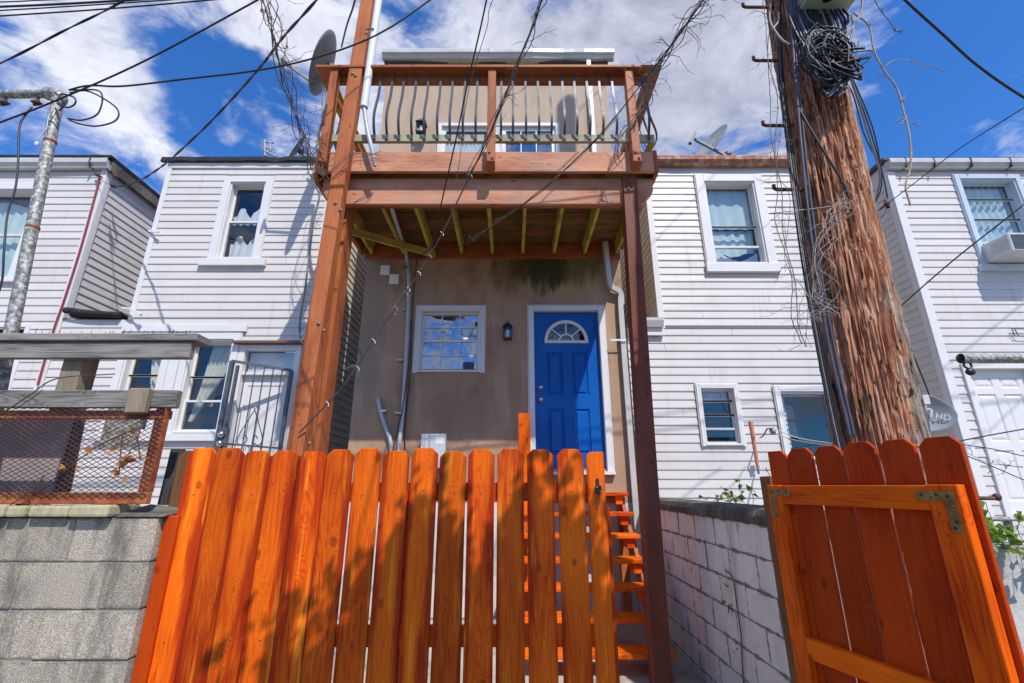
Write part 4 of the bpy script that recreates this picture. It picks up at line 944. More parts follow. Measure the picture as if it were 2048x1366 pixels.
def rail_post(px, name='railing_post', y0=3.99, y1=4.078, x=None):
    x = x if x is not None else at(px, 240, 4.03).x
    o = obj(name, MB().prism([(y0, capz-.002), (y0, 4.845), (y1-.01, 4.79), (y1, 4.79), (y1, capz-.002)], x-.044, x+.044, 'x'), M['red_z'], dk, bevel=.004)
    for dx, dz in ((-.015, 4.95), (.018, 4.88)): obj('bolt', MB().lathe([(.001, .012), (.012, .01), (.014, 0)], 10, Matrix.Translation((x+dx, y0, dz)) @ Matrix.Rotation(R(90), 4, 'X')), M['bolt'], o)
rail_post(983); rail_post(0, x=at(1265, 240, 4.03).x); rail_post(0, x=-1.965)
# corner posts at the house wall for the side rails
for x in (DX0, DX1): obj('railing_post', MB().box(x-.044, x+.044, YW-.15, YW-.062, 4.95, capz-.002), M['red_z'], dk)
obj('railing_post', MB().box(DX1-.03, DX1+.058, 4.9, 4.988, 4.95, capz-.103), M['red_z'], dk)
def baluster_path(flip=1):
    zt, zb = capz-.02, 5.16
    return [(0, zt), (0, 5.93), (-.004, 5.86), (-.02, 5.72), (-.055, 5.58), (-.085, 5.44), (-.075, 5.33), (-.035, 5.25), (-.012, 5.215), (-.006, 5.16)]
def bal(x, y):
    m = MB(); sp = spline([(x, y+a, z) for a, z in baluster_path()], 4)
    prev = None; w, t = .0125, .007; vs = []
    for i, p in enumerate(sp):
        d = (sp[min(i+1, len(sp)-1)]-sp[max(i-1, 0)]).normalized(); nn_ = Vector((0, d.z, -d.y))
        vs += [p+Vector((-w, 0, 0))-nn_*t, p+Vector((w, 0, 0))-nn_*t, p+Vector((w, 0, 0))+nn_*t, p+Vector((-w, 0, 0))+nn_*t]
    m.add(vs, [(i*4+j, i*4+(j+1) % 4, i*4+4+(j+1) % 4, i*4+4+j) for i in range(len(sp)-1) for j in range(4)]); return m
b0 = None
bpx = [649, 749, 774, 798, 823.6, 849, 875, 900, 926, 951.6, 1002, 1026, 1052, 1078, 1103, 1129, 1154, 1180, 1206, 1233, 1297]
yB = 4.052
for px in bpx:
    x = at(px, 275, yB).x
    if b0 is None: b0 = obj('baluster', bal(x, yB), M['steelbal'], dk); bx0 = x
    else: dup(b0, (x-bx0, 0, 0))
# side balusters
for sx, X_ in ((-1, DX0-.045), (1, DX1+.035)):
    sb = None
    for k in range(9):
        y = 4.26+.155*k
        m = bal(0, 0); m.xf(Matrix.Translation((X_, y, 0)) @ Matrix.Rotation(R(90)*sx, 4, 'Z'))
        if sb is None: sb = obj('baluster', m, M['steelbal'], dk)
        else: dup(sb, (0, .155*k, 0))
# right post, with a slight outward lean
pa, pb_ = Vector((1.17, 4.17, .15)), Vector((1.235, 4.17, 4.83))
def lean_post(xb, xt, y0, y1, z0, z1, w):
    return MB().hexa([(xb-w/2, y0, z0), (xb+w/2, y0, z0), (xb+w/2, y1, z0), (xb-w/2, y1, z0), (xt-w/2, y0, z1), (xt+w/2, y0, z1), (xt+w/2, y1, z1), (xt-w/2, y1, z1)])
PR = obj('post', lean_post(1.155, 1.245, YF+.045, YF+.105, .12, 4.795, .14).hexa([(1.085, YF+.105, .12), (1.225, YF+.105, .12), (1.225, YF+.19, .12), (1.085, YF+.19, .12), (1.169, YF+.105, 4.475), (1.309, YF+.105, 4.475), (1.309, YF+.19, 4.475), (1.169, YF+.19, 4.475)]), M['darkpost'], dk, label='dark shaded post under the right end of the deck')
for dx, dz in ((.02, 4.72), (-.02, 4.62)): obj('bolt', MB().lathe([(.001, .012), (.013, .01), (.016, 0)], 10, Matrix.Translation((1.24+dx, YF+.045, dz)) @ Matrix.Rotation(R(90), 4, 'X')), M['bolt'], PR)
PL = obj('post', MB().box(-1.90, -1.757, YF+.065, YF+.10, .12, 4.795).box(-1.90, -1.757, YF+.201, YF+.42, .12, 4.66), M['red_z'], dk, label='rear timber post under the left end of the deck')

# tall timber mast beside the deck
mt = thing('timber_mast', 'tall squared timber post with white conduit, rising past the left deck end', 'timber post', (-1.83, 4.0, .1))
mx = -1.83
mast_top = at(735, 0, 4.0); xm_t = mast_top.x+.0
zz0, zz1 = .1, 9.5
def mastx(z): return -1.83 + (z-1.9)*(xm_t+1.83)/(mast_top.z-1.9)
obj('shaft', MB().hexa([(mastx(zz0)-.072, 3.975, zz0), (mastx(zz0)+.072, 3.975, zz0), (mastx(zz0)+.072, 4.115-.02, zz0), (mastx(zz0)-.072, 4.115-.02, zz0), (mastx(zz1)-.072, 3.975, zz1), (mastx(zz1)+.072, 3.975, zz1), (mastx(zz1)+.072, 4.095, zz1), (mastx(zz1)-.072, 4.095, zz1)]), M['red_z'], mt, bevel=.006)
obj('backing_timber', MB().box(-1.895, -1.765, 4.097, 4.162, .12, 4.795), M['red_z'], mt, bevel=.004)
for (px, py) in ((671, 406), (681, 420), (637, 647), (647, 661), (618, 887), (705, 147), (711, 151)):
    q = at(px, py, 3.97); obj('bolt', MB().lathe([(.001, .013), (.014, .011), (.018, 0)], 10, Matrix.Translation((q.x, 3.975, q.z)) @ Matrix.Rotation(R(90), 4, 'X')), M['bolt'], mt)
cz = lambda z: mastx(z)+.105
q0 = at(728, 215, 4.0)
obj('white_conduit', MB().tube([(cz(9.4), 4.0, 9.4), (at(728, 215, 4).x, 4.0, q0.z)], .042, 12), M['plastic_w'], mt)
obj('lower_conduit', MB().tube(spline([at(728, 215, 4.0), at(735, 262, 3.99), at(744, 300, 4.0), at(750, 332, 4.04)], 6), .022, 10), M['conduit'], mt)
q = at(742, 65, 3.99); obj('pipe_strap', MB().tube([(q.x-.05, 3.95, q.z), (q.x+.045, 3.95, q.z+.005)], .008, 6), M['iron'], mt)

# wall bracket where the service cable lands
# ------------------------------------------------------------------ stairs
st = thing('wooden_stairs', 'orange stained open-tread wooden steps climbing to the blue door behind the gate opening', 'stairs', (.7, 5.0, .2))
SX0, SX1 = .12, 1.32
for k in range(8):
    z = 1.58-.205*k; y = 5.62-.205*k
    if z < .1: break
    if k == 0: obj('landing_board', MB().box(SX0, SX1, 5.62, YW-.09, z-.038, z), M['orange_x'], st, bevel=.004)
    obj('tread', MB().box(SX0-.02, SX1+.01, y-.06, y+.19-.004, z-.04, z), M['orange_x'], st, bevel=.005)
    obj('tread_cleat', MB().box(SX1-.13, SX1-.05, y-.02, y+.15, z-.13, z-.041), M['orange_x'], st)
for x in (SX0+.06, SX1-.04):
    obj('stringer', MB().beam((x, 5.72, 1.40), (x, 4.33, .02), .04, .20, (0, 0, 1)), M['red_y'], st)
nz = at(1047, 829, 5.5).z; nx = at(1048, 850, 5.5).x
obj('newel_post', MB().box(nx-.07, nx+.07, 5.40, 5.52, .3, nz), M['orange_z'], st, bevel=.006)
obj('landing_post', MB().box(SX0+.0, SX0+.09, 5.55, 5.64, .25, 1.53), M['red_z'], st); obj('landing_post', MB().box(SX1-.1, SX1-.01, 5.66, 5.75, .25, 1.53), M['red_z'], st)

# ------------------------------------------------------------------ fence
fn = thing('picket_fence', 'bright orange stained dog-eared picket fence across the foreground', 'fence', (-.6, 2.46, 0))
YFn = 2.455
lefts = [378, 433, 488, 543.5, 599, 655, 711, 767, 824, 880.5, 937, 995, 1054, 1114, 1172]
wid = [.1405]*5+[.1345]*9+[.090]
for i, px in enumerate(lefts):
    top = 1.65+.178+random.uniform(-.012, .012); x = at(px, 905, YFn).x; w = wid[i]; c = .030; bot = .07+random.uniform(-.02, .02)
    dxb = random.uniform(-.004, .004)
    if i == 14: poly = [(x, bot), (x+w, bot), (x+w, top), (x+.02, top), (x, top-.02)]
    else: poly = [(x+dxb, bot), (x+w+dxb, bot), (x+w, top-c), (x+w-c, top), (x+c, top), (x, top-c)]
    yo = random.uniform(-.002, .002)
    P_ = obj('picket', MB().prism(poly, YFn+yo, YFn+.018+yo), M['picket'], fn, bevel=.002)
    for z in (1.62, .97):
        for dx in ((.5,) if i < 14 else (.5,)):
            obj('nail', MB().lathe([(.001, .002), (.0045, .0015), (.005, 0)], 8, Matrix.Translation((x+w*dx+random.uniform(-.01, .01), YFn+yo, z+random.uniform(-.012, .012))) @ Matrix.Rotation(R(90), 4, 'X')), M['bolt'], P_)
for z0, z1 in ((1.577, 1.667), (.933, 1.02), (.25, .34)):
    obj('rail', MB().box(-1.66, at(1185, 980, 2.5).x, YFn+.022, YFn+.060, z0, z1), M['orange_x'], fn, bevel=.003)
# post at the left end
obj('post', MB().box(-1.711, -1.645, YFn-.022, YFn+.055, .0, 1.51), M['gate_board'], fn, bevel=.004, label='orange end post bolted to the block wall')  # darker gate wood paints in the shade of this recessed post
pl = obj('nailer', MB().box(-1.644, -1.620, YFn+.02, YFn+.10, .0, 1.50), M['oldpicket'], fn)
for (px, py) in ((330, 1100), (299, 1284)):
    q = at(px, py, YFn); obj('bolt', MB().lathe([(.001, .012), (.018, .012), (.02, 0)], 8, Matrix.Translation((-1.66, YFn+.019, q.z)) @ Matrix.Rotation(R(90), 4, 'X')), M['black'], pl)
obj('post', MB().box(-.62, -.53, YFn+.062, YFn+.15, 0, 1.60), M['orange_z'], fn)
obj('post', MB().box(.41, .50, YFn+.062, YFn+.15, 0, 1.55), M['orange_z'], fn)
# gate latch on the last picket
q = at(1196, 975, YFn-.01); la = thing('gate_latch', 'black spring latch with wire loop on the last picket', 'latch', (q.x, YFn-.01, q.z-.1))
obj('body', MB().box(q.x-.014, q.x+.014, YFn-.03, YFn-.001, q.z-.03, q.z+.01).box(q.x-.007, q.x+.007, YFn-.012, YFn-.001, q.z+.01, q.z+.045), M['black'], la, bevel=.003)
obj('screw', MB().ball((q.x-.008, YFn-.031, q.z+.002), .005, 8).ball((q.x+.008, YFn-.031, q.z-.02), .005, 8), M['chrome'], la)
obj('wire_loop', MB().tube(spline([(q.x-.004, YFn-.02, q.z-.03), (q.x-.016, YFn-.02, q.z-.09), (q.x-.010, YFn-.018, q.z-.105), (q.x+.002, YFn-.02, q.z-.06), (q.x+.002, YFn-.02, q.z-.03)], 5), .002, 5), M['rust'], la)

# ------------------------------------------------------------------ open gate (local frame)
gu = Vector((.258, -.966, 0)); gpos = Vector((1.362, 2.53, 0)); ga = math.atan2(gu.y, gu.x)
gt = thing('garden_gate', 'open orange stained picket gate swung towards the alley, brass coloured corner plates', 'gate', gpos, rotz=ga)
gc = [.0575, .195, .350, .505, .660, .815]; gw = [.115, .138, .138, .138, .138, .140]
for i, (s_, w) in enumerate(zip(gc, gw)):
    top = 1.65+.178+random.uniform(-.008, .008); c = .030; a = s_-w/2; b = s_+w/2; bot = .08
    poly = [(a, bot), (b, bot), (b, top-c), (b-c, top), (a+(c if i else 0), top), (a, top-(c if i else 0))]
    obj('picket', MB().prism(poly, .001, .019), M['gate_board'], gt, bevel=.002)
GL = .885
obj('stile', MB().box(0, .085, -.040, 0, .1, 1.655), M['orange_z'], gt, bevel=.003)
obj('stile', MB().box(GL-.125, GL-.02, -.040, 0, .1, 1.655), M['orange_z'], gt, bevel=.003)
obj('top_rail', MB().box(.0855, GL-.1255, -.038, 0, 1.565, 1.653), M['orange_x'], gt, bevel=.003)
obj('middle_rail', MB().box(.0855, GL-.1255, -.038, 0, .90, .985), M['orange_x'], gt, bevel=.003)
obj('bottom_rail', MB().box(.0855, GL-.1255, -.038, 0, .18, .27), M['orange_x'], gt, bevel=.003)
def lplate(s0, sgn, zc):
    P_ = MB().prism([(s0, zc), (s0+sgn*.125, zc), (s0+sgn*.125, zc-.033), (s0+sgn*.033, zc-.033), (s0+sgn*.033, zc-.135), (s0, zc-.135)], -.0435, -.0405)
    o = obj('corner_plate', P_, M['bracket'], gt)
    for (a, b) in ((.02, .016), (.055, .010), (.075, .022), (.105, .012), (.012, .05), (.022, .075), (.012, .10), (.022, .122)):
        obj('screw', MB().lathe([(.001, .0025), (.005, .002), (.006, 0)], 8, Matrix.Translation((s0+sgn*a, -.0436, zc-b)) @ Matrix.Rotation(R(90), 4, 'X')), M['bracket'] if random.random() < .6 else M['black'], o)
lplate(.018, 1, 1.635); lplate(GL-.036, -1, 1.632)
obj('strap_hinge', MB().box(-.01, .10, .02, .026, 1.40, 1.44), M['black'], gt); obj('strap_hinge', MB().box(-.01, .10, .02, .026, .40, .44), M['black'], gt)
ph = MB().tube(spline([(.70, .022, 1.50), (.70, .05, 1.48), (.70, .055, 1.42), (.70, .05, 1.36), (.70, .022, 1.34)], 5), .008, 8); obj('handle', ph, M['black'], gt)
tag(obj('gate_post', MB().box(1.36, 1.45, 2.56, 2.65, 0, 1.70), M['oldpicket'], bevel=.003), 'stubby brown post that the open orange gate hangs from', 'post')

# ------------------------------------------------------------------ left block wall with yellow brick coping
bw_ = thing('block_wall', 'grey aggregate concrete block wall in the lower left corner', 'wall', (-3, 2.5, 0))
zt = 1.505; bh = .2
zc = zt
for r in range(8):
    z1 = zt-r*bh; z0 = z1-bh; off = (.0, .2, .04, .22, .0, .2, .05, .2)[r]
    x = -1.715
    first = True
    while x > -4.8:
        w = .4 if not (first and off) else off+.0
        if first and off < .08: w = .4+off
        x0 = x-w; jj = random.uniform(-.004, .004)
        obj('block', MB().box(x0+.003, x-.003, 2.40+jj, 2.60, z0+.003, z1-.003), M['block'], bw_, bevel=.006, bevseg=2)
        x = x0; first = False
obj('mortar', MB().box(-4.8, -1.722, 2.406, 2.59, 0, 1.500), M['mortar'], bw_)
# cement cap and yellow bricks
x = -1.93
while x > -4.7:
    w = random.choice((.10, .10, .20)); obj('brick', MB().box(x-w+.005, x-.005, 2.36+random.uniform(-.006, .006), 2.56, 1.508, 1.562+random.uniform(-.004, .004)), M['ybrick'], bw_, bevel=.012, bevseg=2); x -= w
obj('cement_cap', MB().hexa([(-1.93, 2.39, 1.506), (-1.69, 2.39, 1.506), (-1.69, 2.62, 1.506), (-1.93, 2.62, 1.506), (-1.92, 2.42, 1.525), (-1.69, 2.42, 1.52), (-1.69, 2.6, 1.535), (-1.92, 2.6, 1.56)]), M['coping'], bw_, bevel=.006)

# ------------------------------------------------------------------ rusty mesh panel and weathered rails
mp = thing('mesh_panel', 'rust red framed expanded metal panel standing on the yellow brick coping', 'mesh panel', (-3, 2.5, 1.56))
mz0, mz1 = 1.585, 2.065; mx1 = -1.80
fr = MB().box(-4.8, mx1, 2.405, 2.44, mz0-.02, mz0+.035)
obj('bottom_bar', fr, M['rust'], mp, bevel=.003)
obj('top_bar', MB().box(-4.8, mx1-.001, 2.43, 2.46, 1.985, 2.03), M['rust'], mp, bevel=.003)
obj('end_bar', MB().box(mx1-.075, mx1-.003, 2.436, 2.442, mz0+.036, mz1-.02).box(mx1-.006, mx1, 2.405, 2.441, mz0+.036, mz1+.0), M['rust'], mp)
def exp_mesh():
    m = MB(); dx, dz = .0205, .0112; x1, x0 = mx1+.0, -4.75; z0, z1 = mz0+.012, 2.045
    nx = int((x1-x0)/dx); nz_ = int((z1-z0)/dz)
    def strand(a, b):
        a = Vector(a); b = Vector(b); n_ = Vector((0, -.003, 0)); w = Vector((0, 0, .0013))
        m.add([a-w, b-w, b+w, a+w, a-w+n_, b-w+n_, b+w+n_, a+w+n_], [(0,1,2,3),(7,6,5,4),(0,4,5,1),(3,2,6,7)])
    for i in range(nx):
        for k in range(nz_):
            xa = x1-(i+1)*dx; za = z0+k*dz
            if (i+k) % 2 == 0: strand((xa, 2.40, za), (xa+dx, 2.402, za+dz))
            else: strand((xa, 2.402, za+dz), (xa+dx, 2.40, za))
    return m
obj('expanded_mesh', exp_mesh(), M['rustmesh'], mp, kind='stuff')

wr = thing('weathered_rail', 'grey weathered timber railing with nails in its cap above the rusty mesh', 'railing', (-3, 2.5, 1.6))
xr = at(380, 700, 2.4).x
obj('board', MB().box(-4.8, xr, 2.40, 2.44, at(0, 716, 2.4).z, at(0, 684, 2.4).z), M['grey_x'], wr, bevel=.004)
obj('cap_board', MB().box(-4.8, at(410, 675, 2.45).x, 2.385, 2.52, at(0, 683, 2.4).z+.002, at(0, 669, 2.4).z+.004), M['grey_x'], wr, bevel=.005)
obj('board', MB().box(-4.8, at(352, 800, 2.4).x, 2.40, 2.44, at(0, 815, 2.4).z, at(0, 780, 2.4).z), M['grey_x'], wr, bevel=.004)
pp = at(160, 745, 2.5); obj('post', MB().box(pp.x-.06, pp.x+.05, 2.445, 2.55, 2.02, 2.34), M['grey_z'], wr, bevel=.005)
pp2 = at(425/1.0*0+ -120, 745, 2.5); obj('post', MB().box(-4.5, -4.4, 2.445, 2.55, 1.57, 2.34), M['grey_z'], wr)
q = at(278, 800, 2.38); obj('block_end', MB().box(q.x-.052, q.x+.052, 2.36, 2.399, q.z-.07, q.z+.06), M['grey_z'], wr, bevel=.006)
capz2 = at(0, 669, 2.4).z
for k in range(46):
    x = at(20+8*k+random.uniform(-4, 4), 665, 2.44).x
    if x > xr+.06: break
    y_ = 2.41+random.uniform(0, .08); obj('nail', MB().tube([(x, y_, capz2-.01), (x+random.uniform(-.006, .008), y_, capz2+random.uniform(.02, .04))], .0016, 5), M['rustmesh'], wr)
# timbers, grey sheet behind the mesh
q = at(425/3.1, 0, 2)
tag(obj('grey_sheet', MB().box(at(0, 880, 2.75).x-1, at(132, 880, 2.75).x, 2.75, 2.77, 1.2, at(60, 835, 2.75).z), plain('grey_painted_sheet', (.33, .29, .29), .8, .2, 0, .3, 5, .2)), 'flat grey board standing behind the left part of the rusty mesh', 'board')
a, b = at(150, 838, 2.8), at(120, 975, 2.8); tag(obj('old_post', MB().beam(at(118, 985, 2.8), at(150, 835, 2.8), .08, .07, (0, 1, 0)), M['blackwood'], bevel=.004), 'rotten dark post leaning behind the rusty mesh beside the grey board', 'post')
tag(obj('old_board', MB().beam(at(330, 1010, 2.66), at(357, 898, 2.66), .028, .07, (1, 0, 0)).xf(Matrix.Identity(4)), M['blackwood'], bevel=.003), 'blackened narrow board standing left of the orange pickets', 'board')
x = at(378, 950, 2.60).x; tag(obj('old_picket', MB().prism([(x-.07, .5), (x+.07, .5), (x+.07, 1.80), (x+.04, 1.835), (x-.04, 1.835), (x-.07, 1.80)], 2.59, 2.61), M['oldpicket'], bevel=.002), 'old mossy brown picket just behind the first orange picket', 'picket')
x = at(415, 950, 2.9).x; tag(obj('old_picket', MB().prism([(x-.07, .5), (x+.07, .5), (x+.07, 1.84), (x+.04, 1.875), (x-.04, 1.875), (x-.07, 1.84)], 2.89, 2.91), M['oldpicket'], bevel=.002), 'old brown picket peeping over the gap between the first two orange pickets', 'picket')
x = at(350, 1000, 2.9).x
# basement door/box seen through the mesh
q = at(235, 830, 3.0); tag(obj('bird_box', MB().box(q.x-.07, q.x+.16, 3.0, 3.02, q.z-.22, q.z+.06), M['galv']), 'small grey metal plate behind the right half of the rusty mesh', 'plate')

# ------------------------------------------------------------------ white block wall on the right
ww = thing('block_wall', 'white painted block wall with blackened coping right of the steps', 'wall', (1.6, 4.3, 0))
XWl = 1.55
zt = 1.42; bh = .2
for r in range(7):
    z1 = zt-r*bh; y = 2.62+(.2 if r % 2 else 0)-.4
    while y < 5.75:
        y0 = max(y, 2.62); y1 = min(y+.4, 5.76)
        if y1-y0 > .05:
            jj = random.uniform(-.003, .003)
            obj('block', MB().box(XWl+jj, XWl+.18, y0+.003, y1-.003, z1-bh+.003, z1-.003), M['whiteblock'], ww, bevel=.006, bevseg=2)
        y += .4
obj('mortar', MB().box(XWl+.005, XWl+.17, 2.62, 5.77, 0, 1.418), M['mortar_dark'], ww)
y = 2.58
for L_ in (.52, .9, .62, .7, .5):
    y1 = min(y+L_, 5.78)
    obj('coping_stone', MB().prism([(XWl-.03, 1.422), (XWl-.035, 1.47), (XWl-.01, 1.512), (XWl+.10, 1.53), (XWl+.21, 1.51), (XWl+.22, 1.422)], y+.006, y1-.006, 'y'), M['coping'], ww, bevel=.008, bevseg=2); y = y1

# ------------------------------------------------------------------ crumbling wall and chain link fence, far right
cw = MB(); vs = []; nx_, nz_ = 60, 34
x0 = 2.55; x1 = 6.0; zt = 1.31
for k in range(nz_+1):
    for i in range(nx_+1):
        X_ = x0+(x1-x0)*i/nx_; Z_ = zt*k/nz_
        vs.append((X_, 2.95+.03*noise.noise((X_*4, 0, Z_*4))+.015*noise.noise((X_*14, 3, Z_*14)), Z_ + (.02*noise.noise((X_*5, 9, 0)) if k == nz_ else 0)))
cw.add(vs, [(k*(nx_+1)+i, k*(nx_+1)+i+1, (k+1)*(nx_+1)+i+1, (k+1)*(nx_+1)+i) for k in range(nz_) for i in range(nx_)], True)
cw.box(x0, x1, 2.99, 3.2, 0, zt-.015)
tag(obj('concrete_wall', cw, M['cwall']), 'rough crumbling concrete wall with lichen, right of the open gate', 'wall')
cl = thing('chain_link_fence', 'low chain link fence on top of the crumbling concrete wall', 'fence', (4.0, 3.08, 1.3))
zf0, zf1 = 1.33, at(1990, 1038, 3.1).z
obj('top_rail', MB().tube([(2.6, 3.1, zf1), (6, 3.1, zf1)], .013, 8), M['galv'], cl)
for px in (2026,): q = at(px, 1060, 3.1); obj('post', MB().tube([(q.x, 3.12, 1.2), (q.x, 3.12, zf1+.01)], .022, 10), M['galv'], cl)
wm = MB(); d = .055
x = 2.6
while x < 6:
    for sgn in (1, -1):
        wm.tube([(x if sgn > 0 else x+(zf1-zf0)*.8, 3.1+.003*sgn, zf0), (x+(zf1-zf0)*.8 if sgn > 0 else x, 3.1+.003*sgn, zf1)], .0016, 4, False)
    x += d
obj('wire_mesh', wm, M['galv'], cl, kind='stuff')

# ------------------------------------------------------------------ steel clothes pole (left)
sp_ = thing('steel_pole', 'blotchy galvanised pipe pole with a cross arm in front of the far left house', 'pole', (-2.95, 2.6, 0))
top = at(118, 196, 2.6); bt = at(28, 640, 2.6); dirv = (bt-top); base = top+dirv*(top.z/(-dirv.z))
obj('shaft', MB().tube([base, top+Vector((0, 0, -.03))], [.034, .033], 16), M['galv'], sp_)
arm_z = at(60, 188, 2.6).z
ela = spline([top+Vector((0.0, 0, -.05)), top+Vector((.01, 0, .0)), Vector((top.x-.04, 2.6, arm_z)), Vector((top.x-.10, 2.6, arm_z))], 5)
obj('elbow', MB().tube(ela, .041, 14), M['galv'], sp_)
obj('cross_arm', MB().tube([(top.x-.09, 2.6, arm_z), (-5.2, 2.6, arm_z-.02)], .029, 14), M['galv'], sp_)
for f in (.22, .62): q = top+dirv*f; obj('joint_ring', MB().tube([q, q+dirv.normalized()*.012], .036, 14), M['rust'], sp_)
for px in (8, 73):
    q = at(px, 205, 2.6); obj('pulley', MB().lathe([(.001, .015), (.03, .015), (.022, 0), (.03, -.015), (.001, -.015)], 14, Matrix.Translation((q.x, 2.6, arm_z-.075)) @ Matrix.Rotation(R(60), 4, 'X')).box(q.x-.006, q.x+.006, 2.595, 2.605, arm_z-.075, arm_z-.02), M['rustmesh'], sp_)
lp = MB()
for pts in ([(138, 180), (200, 183), (197, 225), (165, 240), (135, 237)], [(140, 185), (178, 183), (232, 215), (232, 240), (195, 252), (160, 248), (138, 240)], [(118, 195), (124, 188), (148, 195), (150, 207), (135, 215), (116, 208), (118, 195)], [(110, 185), (128, 205), (118, 222)]):
    lp.tube(spline([at(a, b, 2.52) for a, b in pts], 8), .0055, 5)
obj('coiled_cable', lp, M['cable'], sp_)
obj('hanging_wire', MB().tube(spline([at(112, 202, 2.54), at(97, 235, 2.54), at(93, 255, 2.54), at(76, 278, 2.54)], 6), .003, 5).ball(at(73, 288, 2.54), .012, 8, (1, 1, 1.8)), M['cable_w'], sp_)

# horizontal pipe at the right edge
rp = thing('steel_crossbar', 'rusty steel pipe arm with a black clip before the white panelled door', 'pipe', (4.3, 3.05, 0))
pl0 = at(1921, 717, 3.05)
obj('arm', MB().tube([pl0, pl0+Vector((2.2, 0, .0))], .034, 16, False).tube([pl0+Vector((2.2, 0, 0)), pl0+Vector((.0, 0, 0))], .029, 16, False), M['galv'], rp)
obj('shaft', MB().tube([(pl0.x+1.5, 3.05, 0), (pl0.x+1.5, 3.05, pl0.z-.03)], .036, 12), M['galv'], rp)
q = at(1939, 738, 3.05); obj('clip', MB().tube(spline([(q.x-.02, 3.05, q.z+.05), (q.x-.03, 3.05, q.z+.02), (q.x, 3.05, q.z), (q.x+.02, 3.05, q.z+.02), (q.x+.01, 3.05, q.z+.05)], 4), .007, 6).ball((q.x, 3.05, q.z-.02), .032, 10, (1, .7, .8)), M['black'], rp)
q = at(1998, 994, 2.9); q2 = at(1962, 994, 2.3); tag(obj('metal_rod', MB().tube([Vector((1.95, 2.6, q.z)), Vector((at(1996, 994, 2.6).x, 2.6, q.z))], .010, 8).ball(at(1994, 994, 2.6), .020, 10), M['rustmesh']), 'knobbed dark metal rod poking out to the right from behind the open gate', 'rod')

# ------------------------------------------------------------------ utility pole
up = thing('utility_pole', 'massive split and weathered timber utility pole right of centre', 'utility pole', (2.03, 2.6, 0))
def pole_center(z): return Vector((2.03+max(0, z-2.0)*.042, 2.6, z))
def pole_rad(z): return .232-.0085*z
def pole_mesh():
    m = MB(); n = 240; vs = []; zs = []
    z = 0
    while z < 5.8: zs.append(z); z += .016
    while z < 12.0: zs.append(z); z += .25
    zs.append(12.0)
    for z in zs:
        c = pole_center(z); r0 = pole_rad(z)
        for k in range(n):
            t = 2*math.pi*k/n; ct, s_ = math.cos(t), math.sin(t)
            w_ = .25*noise.noise(Vector((ct*2, s_*2, z*1.3+5))); q = Vector((ct*6.2+w_, s_*6.2, z*.8)); f1 = noise.noise(q); f2 = noise.noise(Vector((ct*16+w_, s_*16, z*2.3+7))); f3 = noise.noise(Vector((ct*38, s_*38, z*7.0)))
            chip = -.009 if noise.noise(Vector((ct*13, s_*13, z*4.2+11))) > .34 else 0
            crack = -max(0, .22-abs(f2))*.060 - max(0, .10-abs(f1))*.16
            step = .006*(1 if noise.noise(Vector((ct*9, s_*9, z*2.2+3))) > .12 else 0)
            vs.append(c+Vector((ct, s_, 0))*(r0+crack+f3*.004+.010*f1+step+chip))
    m.add(vs, [(i*n+k, i*n+(k+1) % n, (i+1)*n+(k+1) % n, (i+1)*n+k) for i in range(len(zs)-1) for k in range(n)]); m.add(vs[-n:], [tuple(range(n))]); return m
obj('shaft', pole_mesh(), M['pole'], up)
for (xa, xb, py) in ((1487, 1540, 14), (1508, 1568, 121), (1527, 1590, 251), (1549, 1604, 379)):
    a = at(xa, py, 2.55); b = at(xb+22, py+1, 2.6)
    obj('step_bolt', MB().tube([a+Vector((0, 0, .035)), a+Vector((0, 0, .008)), a+Vector((.012, 0, 0)), b], .0115, 8), M['rustmesh'], up)
# green terminal cabinet
bx0 = at(1612, 38, 2.33); bx1 = at(1703, 30, 2.33); bz = at(1650, 12, 2.33).z
cb = obj('terminal_cabinet', MB().box(bx0.x, bx1.x+.02, 2.16, 2.39, bz, bz+.50), M['greenbox'], up, bevel=.012, bevseg=2)
obj('latch', MB().lathe([(.001, .02), (.012, .018), (.016, 0)], 12, Matrix.Translation(((bx0.x+bx1.x)/2+.05, 2.16, bz+.05)) @ Matrix.Rotation(R(90), 4, 'X')), M['chrome'], cb)
obj('lid_seam', MB().box(bx0.x-.004, bx1.x+.024, 2.155, 2.395, bz+.032, bz+.040), M['greenbox'], cb)
obj('cable_hole', MB().lathe([(.001, 0), (.035, 0), (.035, -.004), (.001, -.004)], 16, Matrix.Translation(((bx0.x+bx1.x)/2-.02, 2.27, bz-.001))), M['black'], cb)
obj('stub', MB().box(bx0.x+.03, bx1.x-.01, 2.391, 2.47, bz+.08, bz+.42), M['iron'], cb)
